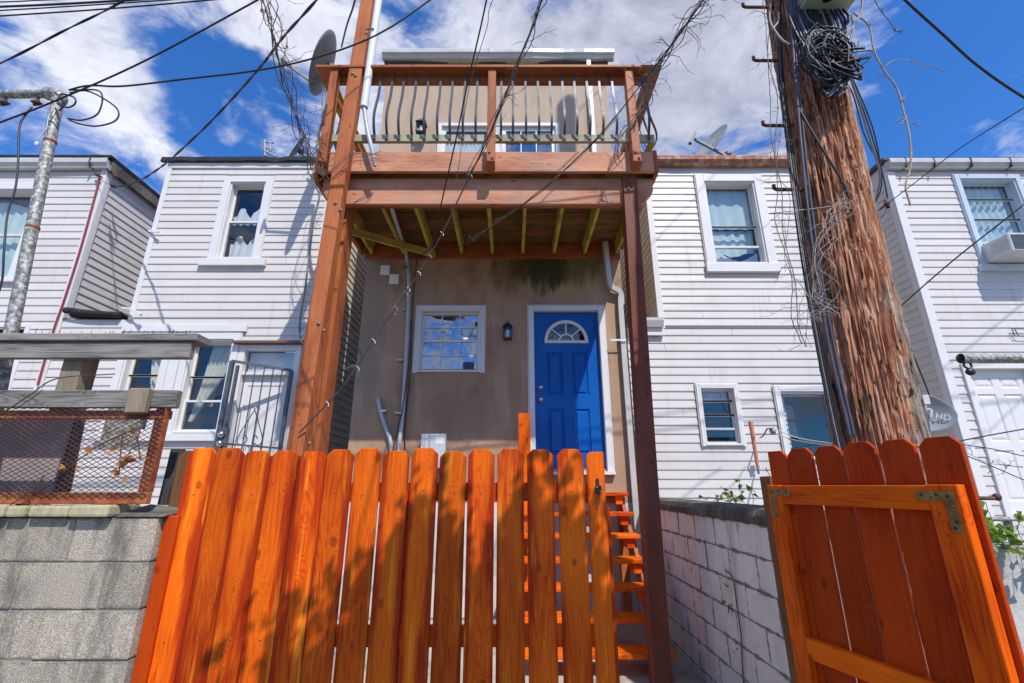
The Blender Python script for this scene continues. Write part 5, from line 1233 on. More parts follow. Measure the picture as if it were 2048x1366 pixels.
# tangle of cables under the cabinet
def tangle():
    o = []
    rnd = random.Random(5)
    for k in range(40):
        gx = rnd.random(); a = at(1605+rnd.uniform(0, 95), 60+rnd.uniform(-20, 25), 2.33); 
        ctr = at(1662+rnd.uniform(-18, 18), 120+rnd.uniform(-14, 16), 2.31+rnd.uniform(-.04, .04)); rx = rnd.uniform(.05, .17); rz = rnd.uniform(.06, .20); ph = rnd.uniform(0, 6.28); ti = rnd.uniform(-.5, .5)
        pts = [Vector((a.x, 2.36, bz+.05)), a] if k % 3 else []
        nseg = rnd.randint(5, 9)
        for i in range(nseg):
            t = ph+i*rnd.uniform(.6, .9); pts.append(ctr+Vector((rx*math.cos(t)+ti*rz*math.sin(t)*.6, -.05*math.cos(t*1.3+k)-.02, rz*math.sin(t))))
        m = MB().tube(spline(pts, 6), rnd.choice((.004, .005, .006, .0075)), 6)
        obj('loose_cable', m, M['cable_g'] if rnd.random() < .12 else M['cable'], up)
    for k in range(10):
        a = at(1608+9*k, 60, 2.34); b = at(1640+6*k, 175+rnd.uniform(-8, 14), 2.33)
        obj('loose_cable', MB().tube(spline([Vector((a.x, 2.37, bz+.02)), at(1622+7*k, 90, 2.30), at(1632+6*k, 135, 2.29), b, at(1655+rnd.uniform(0, 25), 190+rnd.uniform(-4, 6), 2.3), at(1695, 150+rnd.uniform(-10, 10), 2.3)], 6), .0065, 6), M['cable_g'] if k % 3 == 0 else M['cable'], up)
    for j, pts in enumerate(([(1612, 78), (1640, 110), (1690, 96), (1706, 60), (1704, 30)], [(1606, 90), (1615, 130), (1650, 160), (1690, 150), (1718, 148), (1714, 135), (1702, 120)], [(1690, 75), (1720, 30), (1726, -10)], [(1614, 84), (1610, 110), (1632, 150), (1660, 172), (1682, 160)])):
        obj('loose_cable', MB().tube(spline([at(a, b, 2.27) for a, b in pts], 8), .008, 7), M['cable'] if j % 2 else M['cable_g'], up)
tangle()
# cables running down the left flank and across the shaft
def pole_cable(pts, r, mat, lab=None):
    obj('riser_cable', MB().tube(spline(pts, 8), r, 7), mat, up)
for k, (xs, rr) in enumerate([((1578, 1586, 1594, 1616, 1652, 1700), .0075), ((1584, 1591, 1600, 1624, 1662, 1708), .006)]):
    ys = (-60, 90, 190, 420, 660, 870); pole_cable([at(x, y, 2.36) for x, y in zip(xs, ys)], rr, plain('blue_grey_riser', (.07, .085, .12), .5, .4))
for k in range(4):
    x_ = -1-4.5*k; pole_cable([at(1560+x_*.5+3*k, -50, 2.50), at(1566+x_*.6, 130, 2.5), at(1588+x_*.9, 300, 2.5), at(1612+x_, 480, 2.46), at(1638+x_, 640, 2.46), at(1668+x_, 800, 2.5), at(1690+x_, 900, 2.5)], .0045+.001*(k % 2), M['cable_g'] if k == 2 else M['cable'])
pole_cable([at(1596, 215, 2.36), at(1640, 290, 2.33), at(1686, 365, 2.33), at(1700, 400, 2.33)], .007, M['cable'])
for k in range(9): pole_cable([at(1560+6*k, -60, 2.38), at(1575+7*k, 20, 2.36), at(1595+7*k, 70, 2.33), at(1612+7*k, 95, 2.31)], .007, plain('dark_blue_cable', (.025, .03, .05), .45, .5))
pole_cable([at(1540, 10, 2.45), at(1541, 45, 2.42), at(1562, 78, 2.38), at(1580, 90, 2.36)], .008, M['cable_g'])
pole_cable([at(1558, 25, 2.42), at(1557, 42, 2.42), at(1548, 55, 2.42)], .004, M['cable_w'])
for k, pts in enumerate([[(1696, 140), (1722, 220), (1743, 290), (1760, 350), (1752, 400), (1742, 432)], [(1699, 150), (1730, 230), (1752, 300), (1768, 360), (1775, 395)], [(1702, 150), (1738, 235), (1756, 300), (1763, 370), (1745, 420)], [(1690, 160), (1708, 195), (1726, 262), (1745, 305)]]):
    tag(obj('hanging_cable', MB().tube(spline([at(a, b, 2.45+.0045*(b-140) + .2*k) for a, b in pts], 8), .006+.002*(k == 0), 6), M['cable_g'] if k == 0 else M['cable']),
        ['thick grey cable dropping from the tangle on the utility pole, nearest the shaft', 'dark cable dropping from the pole tangle towards the insulator on the far right house', 'thin dark cable curling back left below the tangle beside the far right house', 'short dark cable hanging close to the pole just under the tangle'][k], 'cable', 'cables dropping from the utility pole tangle')
q = at(1774, 408, YW-.15); ins = thing('insulator', 'rusty wire insulator on the left corner of the far right house', 'insulator', q)
obj('spool', MB().lathe([(.001, .06), (.03, .06), (.02, .03), (.035, .02), (.035, -.01), (.02, -.03), (.03, -.06), (.001, -.06)], 12, Matrix.Translation(q)), M['rustmesh'], ins)
obj('bracket', MB().box(q.x-.01, q.x+.01, q.y, YW-.02, q.z-.01, q.z+.01), M['rust'], ins)
obj('tail_wire', MB().tube(spline([q, at(1770, 425, q.y), at(1759, 445, q.y), at(1765, 462, q.y), at(1755, 470, q.y)], 5), .006, 5), M['cable'], ins)

# ------------------------------------------------------------------ overhead cables
def cable(pts, r, label, mat='cable', name='overhead_cable', cat='cable', n=8, group=None, twist=False):
    P_ = spline([at(a, b, y) for a, b, y in pts], n); m = MB(); outf = lambda q: q[0] < 0 or q[0] > 2048 or q[1] < 0
    # the line goes on beyond what the picture shows
    if outf(pts[0]): d_ = (P_[0]-P_[1]).normalized(); P_ = [P_[0]+d_*k for k in (12, 8, 4)] + P_
    if outf(pts[-1]): d_ = (P_[-1]-P_[-2]).normalized(); P_ = P_ + [P_[-1]+d_*k for k in (4, 8, 12)]
    if twist:
        for ph in (0, math.pi):
            m.tube([p+Vector((0, math.cos(i*.42+ph), math.sin(i*.42+ph)))*r*.6 for i, p in enumerate(P_)], r*.75, 6)
    else: m.tube(P_, r, 6)
    return tag(obj(name, m, M[mat]), label, cat, group)
cable([(-200, 8, 3.2), (0, 4, 3.2), (90, 0, 3.2), (260, -8, 3.1)], .006, 'thinnest and topmost of the overhead lines in the top left corner')
cable([(-200, 18, 3.0), (0, 13.5, 3.0), (263, 0, 3.0), (700, -30, 3)], .010, 'thickest overhead line in the top left corner, second from the top')
cable([(-200, 30, 3.0), (0, 21, 3.0), (337, 0, 3.0), (700, -26, 3)], .006, 'third overhead line down from the top left corner')
cable([(-200, 45, 3.0), (0, 32, 3.0), (210, 18, 3), (419, 0, 3.0), (700, -28, 3)], .007, 'lowest of the four nearly level overhead lines at top left')
cable([(-200, 215, 2.7), (0, 127, 2.7), (129, 61, 2.7), (249, 0, 2.7), (420, -110, 2.7)], .007, 'twisted black service cable slanting up from the left edge above the steel pole', twist=True, n=14)
cable([(-120, 290, 2.52), (0, 245, 2.52), (117, 199, 2.5), (293, 120, 2.4), (515, 0, 2.3), (620, -60, 2.2)], .0065, 'straight black line from the left edge over the steel pole elbow')
cable([(138, 180, 2.5), (165, 173, 2.5), (190, 171, 2.5), (250, 172, 2.5), (380, 157, 2.5), (500, 143, 2.5), (603, 123, 2.5), (705, 91, 2.5), (780, 55, 2.5), (860, 0, 2.5), (900, -30, 2.5)], .0065, 'black cable sweeping from the steel pole across the satellite dish and timber mast')
cable([(40, 245, 2.52), (64, 214, 2.54), (40, 250, 2.52), (36, 330, 2.5), (30, 380, 2.5), (15, 430, 2.5), (8, 500, 2.48), (2, 570, 2.5), (-30, 640, 2.5)], .006, 'black cable dropping from the steel pole pulley along the left edge')
cable([(222, 370, YW-.1), (249, 372, YW-.3), (285, 358, 5.2), (322, 334, 4.9), (351, 310, 4.6), (410, 255, 4.2), (469, 193, 3.8), (520, 135, 3.4), (547, 100, 3.2), (570, 70, 3.0), (633, 0, 2.6), (680, -60, 2.4)], .010, 'twisted drop cable rising from the far left house corner to the vines', twist=True, n=16)
cable([(683, 94, 4.2), (693, 53, 3.6), (705, 18, 3.2), (711, -5, 3.0), (718, -40, 2.8)], .009, 'pair of dark wires rising behind the timber mast from the large dish')
cable([(974, -5, 2.5), (960, 60, 2.8), (936, 164, 3.1), (910, 287, 3.4), (884, 401, 3.8), (872, 457, 4.3), (864, 492, 4.9), (834, 515, YW-.05)], .0065, 'dark line falling steeply across the deck to the tan wall, left of the grey cable')
cable([(990, -10, 2.5), (978, 20, 2.6), (975, 50, 2.65), (960, 100, 2.8), (945, 150, 3.0), (930, 220, 3.2), (918, 330, 3.5), (905, 380, 3.6)], .0028, 'thin vine strand twisted round the dark line in front of the deck', mat='twig')
cable([(1100, -40, 2.4), (1083, 0, 2.5), (1070, 44, 2.6), (1047, 97, 2.75), (1000, 217, 3.0), (968, 293, 3.2), (916, 400, 3.4), (890, 457, 3.5), (860, 510, 3.6), (820, 574, 3.7), (787, 621, 3.75), (746, 680, 3.8), (700, 753, 3.85), (680, 780, 3.87), (598, 866, 3.95)], .0068, 'grey drop cable with orange ties slanting across the deck down to the timber mast', mat='cable_d')
for (px, py, c, w) in ((858, 510, 'tie', 'orange tie knotted on the grey drop cable just under the deck ledger'), (838, 545, 'cable_w', 'white tie on the grey drop cable, level with the upper wall vent'),
        (817, 577, 'cable_w', 'white tie on the grey drop cable where it passes the long conduit'), (812, 585, 'tie', 'orange tie on the grey drop cable where it passes the long conduit'),
        (792, 615, 'cable_w', 'white tie on the grey drop cable level with the top of the small-paned window'), (786, 624, 'tie', 'orange tie on the grey drop cable left of the small-paned window'),
        (747, 680, 'cable_w', 'white tie on the grey drop cable level with the small-paned window middle'), (940, 350, 'cable_w', 'highest white tie on the grey drop cable, against the deck beam'),
        (884, 466, 'cable_w', 'white tie on the grey drop cable under the deck joists'), (716, 735, 'cable_w', 'white tie on the grey drop cable beside the cream downspout'), (655, 805, 'cable_w', 'lowest white tie on the grey drop cable, against the timber mast')):
    yy = 3.6 if py < 560 else 3.78; q = at(px, py, yy); r_ = random.uniform(-.01, .01)
    tag(obj('cable_tie', MB().tube([q+Vector((-.014, 0, .012)), q+Vector((.014, -.012, -.010)), q+Vector((.018+r_, -.01, -.035))], .0035, 5), M[c]), w, 'cable tie', 'ties on the grey drop cable')
cable([(1440, -50, 2.3), (1407, 0, 2.4), (1350, 80, 2.6), (1293, 155, 2.9), (1205, 264, 3.1), (1117, 351, 3.4), (1048, 407, 3.6), (940, 483, 4.6), (875, 512, YW-.1)], .0055, 'thin vine-clad line slanting from top right across the deck beam')
cable([(1790, -25, 2.4), (1810, 0, 2.4), (1888, 71, 2.5), (1955, 131, 2.6), (2048, 195, 2.7), (2200, 280, 2.8)], .009, 'thick black line falling to the right edge in the blue sky')
cable([(2200, 115, 3.6), (2048, 215, 3.6), (1921, 296, 4.2), (1850, 350, 4.8), (1774, 408, 5.6), (1743, 431, 5.75)], .006, 'black line running from the right edge to the corner insulator of the far right house')
cable([(2200, 285, 3.2), (2048, 409, 3.2), (1905, 522, 3.6), (1789, 623, 4.0)], .006, 'black line crossing below the air conditioner')
cable([(1786, 585, 4.0), (1789, 623, 4.0), (1818, 690, 4.0), (1848, 762, 4.1), (1862, 800, 4.2)], .006, 'black wire dropping to the small dish behind the utility pole')
cable([(1915, 883, 3.0), (1960, 874, 3.0), (2048, 858, 3.0), (2150, 840, 3)], .0045, 'taut dark wire at knob height in front of the white panelled door')
cable([(1915, 888, 3.0), (1980, 897, 3.0), (2048, 912, 3.0), (2150, 930, 3)], .003, 'thin wire sagging to the right in front of the white panelled door')
cable([(1925, 908, 2.9), (1990, 935, 2.9), (2048, 960, 2.9), (2150, 1000, 2.9)], .003, 'thin line sloping down to the right above the chain link fence')
cable([(615, 345, YW-.06), (640, 375, YW-.06), (630, 430, YW-.06), (620, 500, YW-.06), (610, 580, YW-.06), (600, 640, YW-.06), (602, 680, YW-.06), (625, 700, 5.0)], .011, 'grey cable clipped to the white siding left of the timber mast', mat='cable_g')
cable([(190, 348, YW-.06), (199, 355, YW-.05), (185, 410, YW-.05), (160, 500, YW-.05), (128, 600, YW-.05), (107, 660, YW-.05), (75, 770, YW-.05)], .012, 'dark red string light cord running down the corner of the far left house', mat='redstring', cat='string lights', name='string_light_cord')
def hardware(px, py, lab):
    q = at(px, py, YW-.08); tag(obj('insulator', MB().tube([q+Vector((-.05, 0, .04)), q+Vector((.05, 0, -.03))], .014, 6).ball(q, .035, 8, (1, .7, .8)).tube([q, q+Vector((.02, .05, 0))], .01, 6), M['rustmesh']), lab, 'insulator')
hardware(196, 350, 'dark insulator on the front face at the corner of the far left house')
hardware(232, 352, 'rusty insulator bracket on the side wall, upper of two at the far left house corner')
hardware(226, 372, 'lower insulator clamp on the side wall of the far left house')
cable([(196, 352, YW-.1), (205, 362, YW-.12), (226, 372, YW-.12)], .004, 'short tie wire across the corner of the far left house')
# clothesline with pulley
q = at(1545, 862, 5.5); cp = thing('clothesline_pulley', 'grey clothesline pulley hung beside the scalloped curtain window', 'pulley', q)
obj('wheel', MB().lathe([(.001, .015), (.045, .015), (.032, 0), (.045, -.015), (.001, -.015)], 16, Matrix.Translation(q) @ Matrix.Rotation(R(80), 4, 'Y')), M['galv'], cp)
obj('hook', MB().tube(spline([q, q+Vector((-.05, 0, .03)), q+Vector((-.06, .1, -.04)), q+Vector((-.05, .2, -.06))], 4), .008, 6), M['iron'], cp)
cable([(1551, 858, 5.5), (1590, 874, 5.0), (1650, 885, 4.4), (1720, 892, 4.0)], .005, 'upper strand of the white clothesline right of its pulley', mat='cable_w', name='clothesline', cat='clothesline')
cable([(1551, 868, 5.5), (1590, 880, 5.0), (1650, 889, 4.4), (1720, 895, 4.0)], .005, 'lower strand of the white clothesline right of its pulley', mat='cable_w', name='clothesline', cat='clothesline')
q1, q2_ = at(1501, 843, 4.9), at(1516, 938, 4.9)
ot = thing('hanging_tube', 'orange ribbed plastic tube with blue tip hanging before the off white siding', 'plastic tube', q2_)
tb = MB(); nn = 20
tb.tube([q1.lerp(q2_, i/nn) for i in range(nn+1)], [.022-.007*i/nn+(.003 if i % 2 else 0) for i in range(nn+1)], 8); obj('tube', tb, M['tie'], ot)
obj('tip', MB().tube([q2_, q2_+Vector((0, 0, -.05))], .012, 8), M['bluep'], ot)

# ------------------------------------------------------------------ dishes
def text_mesh(txt, size, M4, mat, parent, ext=.001):
    cu = bpy.data.curves.new('lettering', 'FONT'); cu.body = txt; cu.size = size; cu.extrude = ext; cu.align_x = 'CENTER'; cu.align_y = 'CENTER'; cu.offset = size*.012
    o = bpy.data.objects.new('tmp', cu); C.objects.link(o); bpy.context.view_layer.update()
    me = bpy.data.meshes.new_from_object(o); bpy.data.objects.remove(o)
    m = MB().add([v.co.copy() for v in me.vertices], [tuple(p.vertices) for p in me.polygons]); m.xf(M4); bpy.data.meshes.remove(me)
    return obj('lettering', m, mat, parent)
def frame_from(n, up):
    z = Vector(n).normalized(); x = Vector(up).cross(z).normalized(); y = z.cross(x)
    return Matrix(((x.x, y.x, z.x, 0), (x.y, y.y, z.y, 0), (x.z, y.z, z.z, 0), (0, 0, 0, 1)))
def dish(name, label, c, n, up, rad, mat, text=None, tsize=.1, toff=(0, 0), sx=1, arm=True, lnb='dish_l', mast=None):
    F = Matrix.Translation(Vector(c)) @ frame_from(n, up); Sx = Matrix.Diagonal((sx, 1, 1, 1))
    t = thing(name, label, 'satellite dish', c)
    k = .16; prof = [(rad*i/10+1e-4, k*rad*(i/10)**2) for i in range(11)]; prof += [(rad*1.015, k*rad), (rad*1.01, k*rad-.012)] + [(rad*i/10+1e-4, k*rad*(i/10)**2-.010) for i in range(9, -1, -1)]
    obj('reflector', MB().lathe(prof, 40, F @ Sx), M[mat], t)
    if arm:
        a = F @ Vector((0, -rad*.9, -.02)); b = F @ Vector((0, -rad*.62, rad*1.15))
        back = F @ Vector((0, -.0, -.05)); obj('arm', MB().beam(back, a, .03, .02).beam(a, b, .028, .022), M[mat], t)
        e = F @ Vector((0, -rad*.62, rad*1.15)); x_ = (F.to_3x3() @ Vector((1, 0, 0)))
        zz = (F.to_3x3() @ Vector((0, .25, -1))).normalized()
        obj('receiver', MB().tube([e-zz*.02, e+zz*.05], .028, 10).beam(e-x_*.07, e+x_*.07, .035, .045), M[lnb], t)
    if mast: obj('mast', MB().tube(spline([F @ Vector((0, 0, -.03)), F @ Vector((0, -.02, -.10)), Vector(mast[0]), Vector(mast[1])], 5), .02, 10).ball(F @ Vector((0, 0, -.05)), .06, 8), M['iron'], t)
    if text:
        for i, (tx, sz, ox, oy) in enumerate(text):
            rr2 = (ox*ox+oy*oy); text_mesh(tx, sz, F @ Matrix.Translation((ox, oy, k*(rr2)/rad+.012)) @ Matrix.Rotation(0, 4, 'Z'), M['letter'], t)
    return t
# big dish on the left end of the deck
c = at(655, 132, 4.75); dish('satellite_dish', 'large dark grey satellite dish at the left end of the deck, facing left', c, (-.86, -.30, .28), (.25, .05, 1), .41, 'dish', mast=(at(660, 235, 4.8), Vector((DX0-.03, 4.8, 5.3))))
c = at(597, 300, 7.4); dish('satellite_dish', 'small dark dish behind the torn black roof edge', c, (-.75, -.6, .35), (.1, 0, 1), .34, 'dish', arm=False, mast=(c+Vector((.1, .1, -.3)), c+Vector((.1, .1, -.5))))
c = at(1424, 292, 6.4); vd = (c-EYE).normalized()
mj = (at(1468, 250, 6.4)-at(1390, 330, 6.4)).normalized(); nrm = (mj.cross(vd).normalized()); nrm = nrm if nrm.z > 0 else -nrm; nrm = (nrm*.97-vd*.27).normalized()
t3 = thing('satellite_dish', 'grey satellite dish with pale lettering on the roof above the rusty gutter', 'satellite dish', c)
def dish3():
    F = Matrix.Translation(c) @ frame_from(nrm, mj); rad = .40
    y_ax = (F.to_3x3() @ Vector((0, 1, 0)))
    k = .14; prof = [(rad*i/10+1e-4, k*rad*(i/10)**2) for i in range(11)]+[(rad*1.015, k*rad)]+[(rad*i/10+1e-4, k*rad*(i/10)**2-.010) for i in range(10, -1, -1)]
    obj('reflector', MB().lathe(prof, 40, F @ Matrix.Diagonal((.8, 1, 1, 1))), M['dish_l'], t3)
    a = at(1452, 312, 6.35); b = at(1392, 280, 6.15); obj('arm', MB().beam(a, b, .04, .035), M['dish_l'], t3)
    obj('receiver', MB().beam(at(1380, 287, 6.15), at(1391, 266, 6.15), .06, .05).tube([at(1385, 275, 6.15), at(1398, 283, 6.17)], .025, 8), M['dish'], t3)
    obj('mast', MB().tube([at(1458, 312, 6.5), at(1462, 340, 6.5)], .025, 8).ball(at(1455, 310, 6.48), .07, 8), M['iron'], t3)
    # lettering along the long axis
    F2 = Matrix.Translation(c) @ frame_from(nrm, mj) @ Matrix.Rotation(R(90), 4, 'Z')
    text_mesh('DIRECTV', .12, F2 @ Matrix.Translation((.10, 0.0, .022)), M['letter'], t3)
dish3()
# small dish behind the pole
c = at(1814, 821, 3.55)
t4 = thing('satellite_dish', 'oval grey dish with white lettering peeping out from behind the utility pole base', 'satellite dish', c)
def dish4():
    nrm = Vector((-.25, -.62, .42)).normalized(); nrm = Vector((-.35, -.80, -.10)).normalized()
    F = Matrix.Translation(c) @ frame_from(nrm, (.28, 0, 1)); rad = .285
    k = .12; prof = [(rad*i/10+1e-4, k*rad*(i/10)**2) for i in range(11)]+[(rad*1.015, k*rad)]+[(rad*i/10+1e-4, k*rad*(i/10)**2-.010) for i in range(10, -1, -1)]
    obj('reflector', MB().lathe(prof, 40, F @ Matrix.Diagonal((1, .52, 1, 1))), M['dish_l'], t4)
    text_mesh('dish', .135, F @ Matrix.Translation((.045, .02, .022)), M['plastic_w'], t4); text_mesh('HD', .062, F @ Matrix.Translation((.205, -.01, .033)), M['plastic_w'], t4)
    a = at(1838, 830, 3.3); obj('receiver', MB().box(at(1828, 830, 3.2).x, at(1853, 830, 3.2).x, 3.14, 3.22, at(0, 812, 3.2).z, at(0, 793, 3.2).z).beam(at(1838, 815, 3.2), at(1842, 862, 3.4), .05, .04), M['acwhite'], t4, bevel=.004)
    obj('arm', MB().tube(spline([at(1842, 860, 3.4), at(1858, 878, 3.4), at(1880, 890, 3.5)], 4), .012, 6), M['cable'], t4)
    obj('mast', MB().tube([Vector((c.x+.02, c.y+.12, 0.1)), Vector((c.x+.02, c.y+.08, c.z))], .025, 10), M['galv'], t4)
dish4()
# roof vent pipe and antenna rods left
q = at(537, 308, 6.6); rv = thing('roof_antenna', 'small grey antenna bracket on the roof with torn black felt', 'antenna', q)
obj('rods', MB().tube([at(530, 312, 6.6), at(529, 280, 6.6)], .018, 6).tube([at(541, 302, 6.6), at(540, 284, 6.6)], .018, 6).tube([at(528, 283, 6.6), at(547, 286, 6.6)], .016, 6).tube([at(529, 296, 6.6), at(545, 298, 6.6)], .016, 6).tube([at(530, 302, 6.6), at(552, 314, 6.6)], .02, 6), M['dish_l'], rv)

# ------------------------------------------------------------------ bare vines
def vine(label, pts, n_strands=4, spread=.05, twigs=30, r=.0045, mat='twig', seed=1, tl=.28, leaves=0, name='bare_vine', group=None, cat='vine', leafmat='dryleaf', leafsize=.03):
    rnd = random.Random(seed); base = spline([at(a, b, y) for a, b, y in pts], 10); m = MB(); lm = MB()
    def jit(s): return Vector((rnd.uniform(-s, s), rnd.uniform(-s, s), rnd.uniform(-s, s)))
    for k in range(n_strands):
        off = jit(spread); ph = rnd.uniform(0, 6); pp = []
        for i, p in enumerate(base):
            pp.append(p+off*(.6+.5*math.sin(i*.35+ph))+Vector((math.sin(i*.33+ph), math.cos(i*.27+ph*2), math.sin(i*.22+ph*3)))*spread*.28+jit(spread*.05))
        m.tube(pp, [r*rnd.uniform(.55, 1.1)]*len(pp), 5, False)
    for k in range(twigs):
        i = rnd.randrange(1, len(base)-1); p = base[i]+jit(spread*.5); d = Vector((rnd.gauss(0, 1), rnd.gauss(0, .6), rnd.gauss(-.1, .8))).normalized(); L_ = tl*rnd.uniform(.25, 1); q = [p]
        ns = rnd.randint(4, 8)
        for j in range(ns):
            d = (d+jit(.45)+Vector((0, 0, -.04))).normalized(); q.append(q[-1]+d*L_/ns)
            if rnd.random() < .3 and j:
                d2_ = (d+jit(.9)).normalized(); m.tube([q[-1], q[-1]+d2_*L_*.18, q[-1]+d2_*L_*.3+jit(.02)], [r*.4, r*.32, r*.2], 4, False)
        m.tube(q, [r*.62*(1-.6*j/ns) for j in range(ns+1)], 5, False)
        for j in (1, ns-1): m.ball(q[j], r*.95, 6)
        if leaves and rnd.random() < leaves:
            add_leaf(lm, q[-1], rnd, leafsize)
    if lm.v:
        t = thing(name, label, cat, base[-1], group); obj('stems', m, M[mat], t); obj('leaves', lm, M[leafmat], t, kind='stuff'); return t
    return tag(obj(name, m, M[mat]), label, cat, group)
def add_leaf(m, p, rnd, s):
    d = Vector((rnd.gauss(0, 1), rnd.gauss(0, 1), rnd.gauss(-.3, .6))).normalized(); u = d.cross(Vector((rnd.gauss(0, 1), rnd.gauss(0, 1), rnd.gauss(0, 1)))).normalized(); w = d.cross(u)
    s *= rnd.uniform(.6, 1.3)
    pts = [(0, 0), (.35, .42), (.62, .30), (1, .0), (.62, -.30), (.35, -.42)]
    vs = [p+d*a*s+u*b*s+w*(abs(b)*.4-.15*a*a)*s for a, b in pts]+[p+d*.5*s-w*.06*s]
    m.add(vs, [(0, 1, 6), (1, 2, 6), (2, 3, 6), (3, 4, 6), (4, 5, 6), (5, 0, 6)])
vine('dense bundle of bare vines hanging beside the big dish down to the deck corner', [(528, -20, 2.6), (545, 40, 2.7), (558, 110, 2.9), (580, 180, 3.2), (600, 250, 3.5), (615, 300, 3.8), (632, 330, 4.0)], 9, .07, 46, .0042, seed=3, tl=.35, leaves=.16)
vine('straggling vine runners on the left deck corner below the dish', [(655, 180, 4.1), (646, 240, 4.05), (640, 290, 4.0), (640, 330, 4.0), (655, 350, 3.95), (700, 320, 3.93), (760, 310, 3.98)], 4, .05, 22, .004, seed=4, tl=.3)
vine('thin bare vine dangling over the white siding left of the deck', [(640, 290, 4.5), (622, 320, 4.9), (632, 355, 5.4), (635, 375, 5.6)], 4, .07, 14, .004, seed=12, tl=.3)
vine('bare vine wound round the grey drop cable above the deck', [(1100, -20, 2.45), (1078, 20, 2.55), (1070, 50, 2.6), (1052, 100, 2.7), (1030, 150, 2.85), (1010, 200, 2.95), (975, 280, 3.15), (940, 350, 3.3)], 3, .035, 16, .0038, seed=5, tl=.22)
vine('bare twiggy vine climbing the thin dark line to the right deck corner', [(1420, -20, 2.4), (1385, 30, 2.5), (1350, 85, 2.65), (1320, 130, 2.85), (1295, 175, 3.1), (1275, 210, 3.6)], 5, .045, 36, .0042, seed=6, tl=.30)
vine('tangle of dry vine round the right railing post of the deck', [(1330, 110, 3.9), (1305, 160, 3.95), (1290, 200, 3.95), (1270, 240, 3.93), (1240, 280, 3.93), (1235, 315, 3.95)], 6, .06, 30, .0042, seed=8, tl=.3, mat='twig')
vine('thin vine wound along the lower part of the dark line crossing the beam', [(1230, 235, 3.0), (1150, 320, 3.3), (1075, 385, 3.5), (1000, 440, 3.9), (930, 485, 4.5)], 2, .02, 10, .003, seed=9, tl=.15)
vine('long bare vine hanging down the left flank of the utility pole', [(1530, -10, 2.45), (1540, 100, 2.45), (1548, 200, 2.45), (1552, 300, 2.45), (1560, 400, 2.45), (1572, 500, 2.45), (1590, 600, 2.45), (1612, 700, 2.45)], 3, .05, 46, .0024, seed=10, tl=.2, mat='twig')
vine('long twig of vine arching down in the sky right of the utility pole', [(1706, 25, 2.4), (1737, 50, 2.4), (1747, 95, 2.4), (1768, 140, 2.4), (1795, 180, 2.4), (1810, 230, 2.4), (1820, 280, 2.4), (1822, 330, 2.4), (1812, 370, 2.4), (1821, 412, 2.4)], 1, .006, 9, .006, seed=11, tl=.16, mat='twig_l')
vine('side shoot of vine curving right in the blue sky', [(1768, 135, 2.4), (1785, 122, 2.4), (1810, 120, 2.4), (1850, 130, 2.4), (1898, 146, 2.4)], 1, .004, 4, .004, seed=13, tl=.06, mat='twig_l')
vine('thin dark twig dangling near the top right of the sky', [(1745, -10, 2.4), (1765, 25, 2.4), (1785, 50, 2.4), (1792, 62, 2.4), (1808, 61, 2.4)], 1, .003, 3, .0035, seed=14, tl=.04)
vine('fan of pale dry vine roots clinging to the front of the utility pole', [(1690, 395, 2.34), (1665, 430, 2.33), (1650, 480, 2.33), (1635, 540, 2.32), (1638, 600, 2.33), (1650, 640, 2.33)], 7, .07, 44, .0024, seed=15, tl=.24, mat='twig_l')
vine('pale vine runner stretching left from the utility pole across the siding', [(1700, 405, 2.34), (1660, 412, 2.33), (1600, 420, 2.38), (1540, 427, 2.4)], 2, .01, 6, .003, seed=16, tl=.1, mat='twig_l')
vine('few thin vine shoots against the cream downspout left of the tan wall', [(705, 520, 4.4), (725, 600, 4.8), (700, 650, 5.0), (725, 720, 5.2), (690, 740, 5.2)], 2, .03, 10, .0035, seed=17, tl=.2)
vine('wiry bare shoots on the gate-side strands before the white panelled door', [(1935, 905, 2.9), (1975, 925, 2.9), (2010, 930, 2.9), (2045, 935, 2.9)], 1, .004, 8, .003, seed=18, tl=.12, leaves=.4, leafmat='leaf')
def dry_leaf_vine():
    rnd = random.Random(21); t = thing('dry_vine', 'dead vine with curled tan leaves caught on the rusty mesh', 'vine', at(240, 990, 2.39)); m = MB()
    for pts in ([(60, 985), (120, 950), (150, 925), (200, 890), (245, 870), (290, 850)], [(245, 870), (240, 920), (238, 950)], [(0, 830), (60, 790), (115, 757), (230, 748)], [(10, 1015), (60, 985), (90, 950)], [(260, 850), (275, 880), (280, 920)]):
        m.tube(spline([at(a, b, 2.385) for a, b in pts], 8), .0032, 5)
    obj('stems', m, M['rustmesh'], t)
    for (px, py, s) in ((248, 912, .06), (262, 905, .05), (236, 930, .055), (228, 940, .05), (240, 950, .05), (222, 905, .035), (183, 905, .035), (150, 935, .03), (285, 912, .03), (124, 928, .035), (60, 990, .04), (222, 895, .03), (252, 860, .03), (270, 868, .025)):
        lm = MB(); add_leaf(lm, at(px, py, 2.375), rnd, s); add_leaf(lm, at(px+3, py+4, 2.375), rnd, s*.8); obj('leaf', lm, M['dryleaf'], t)
dry_leaf_vine()
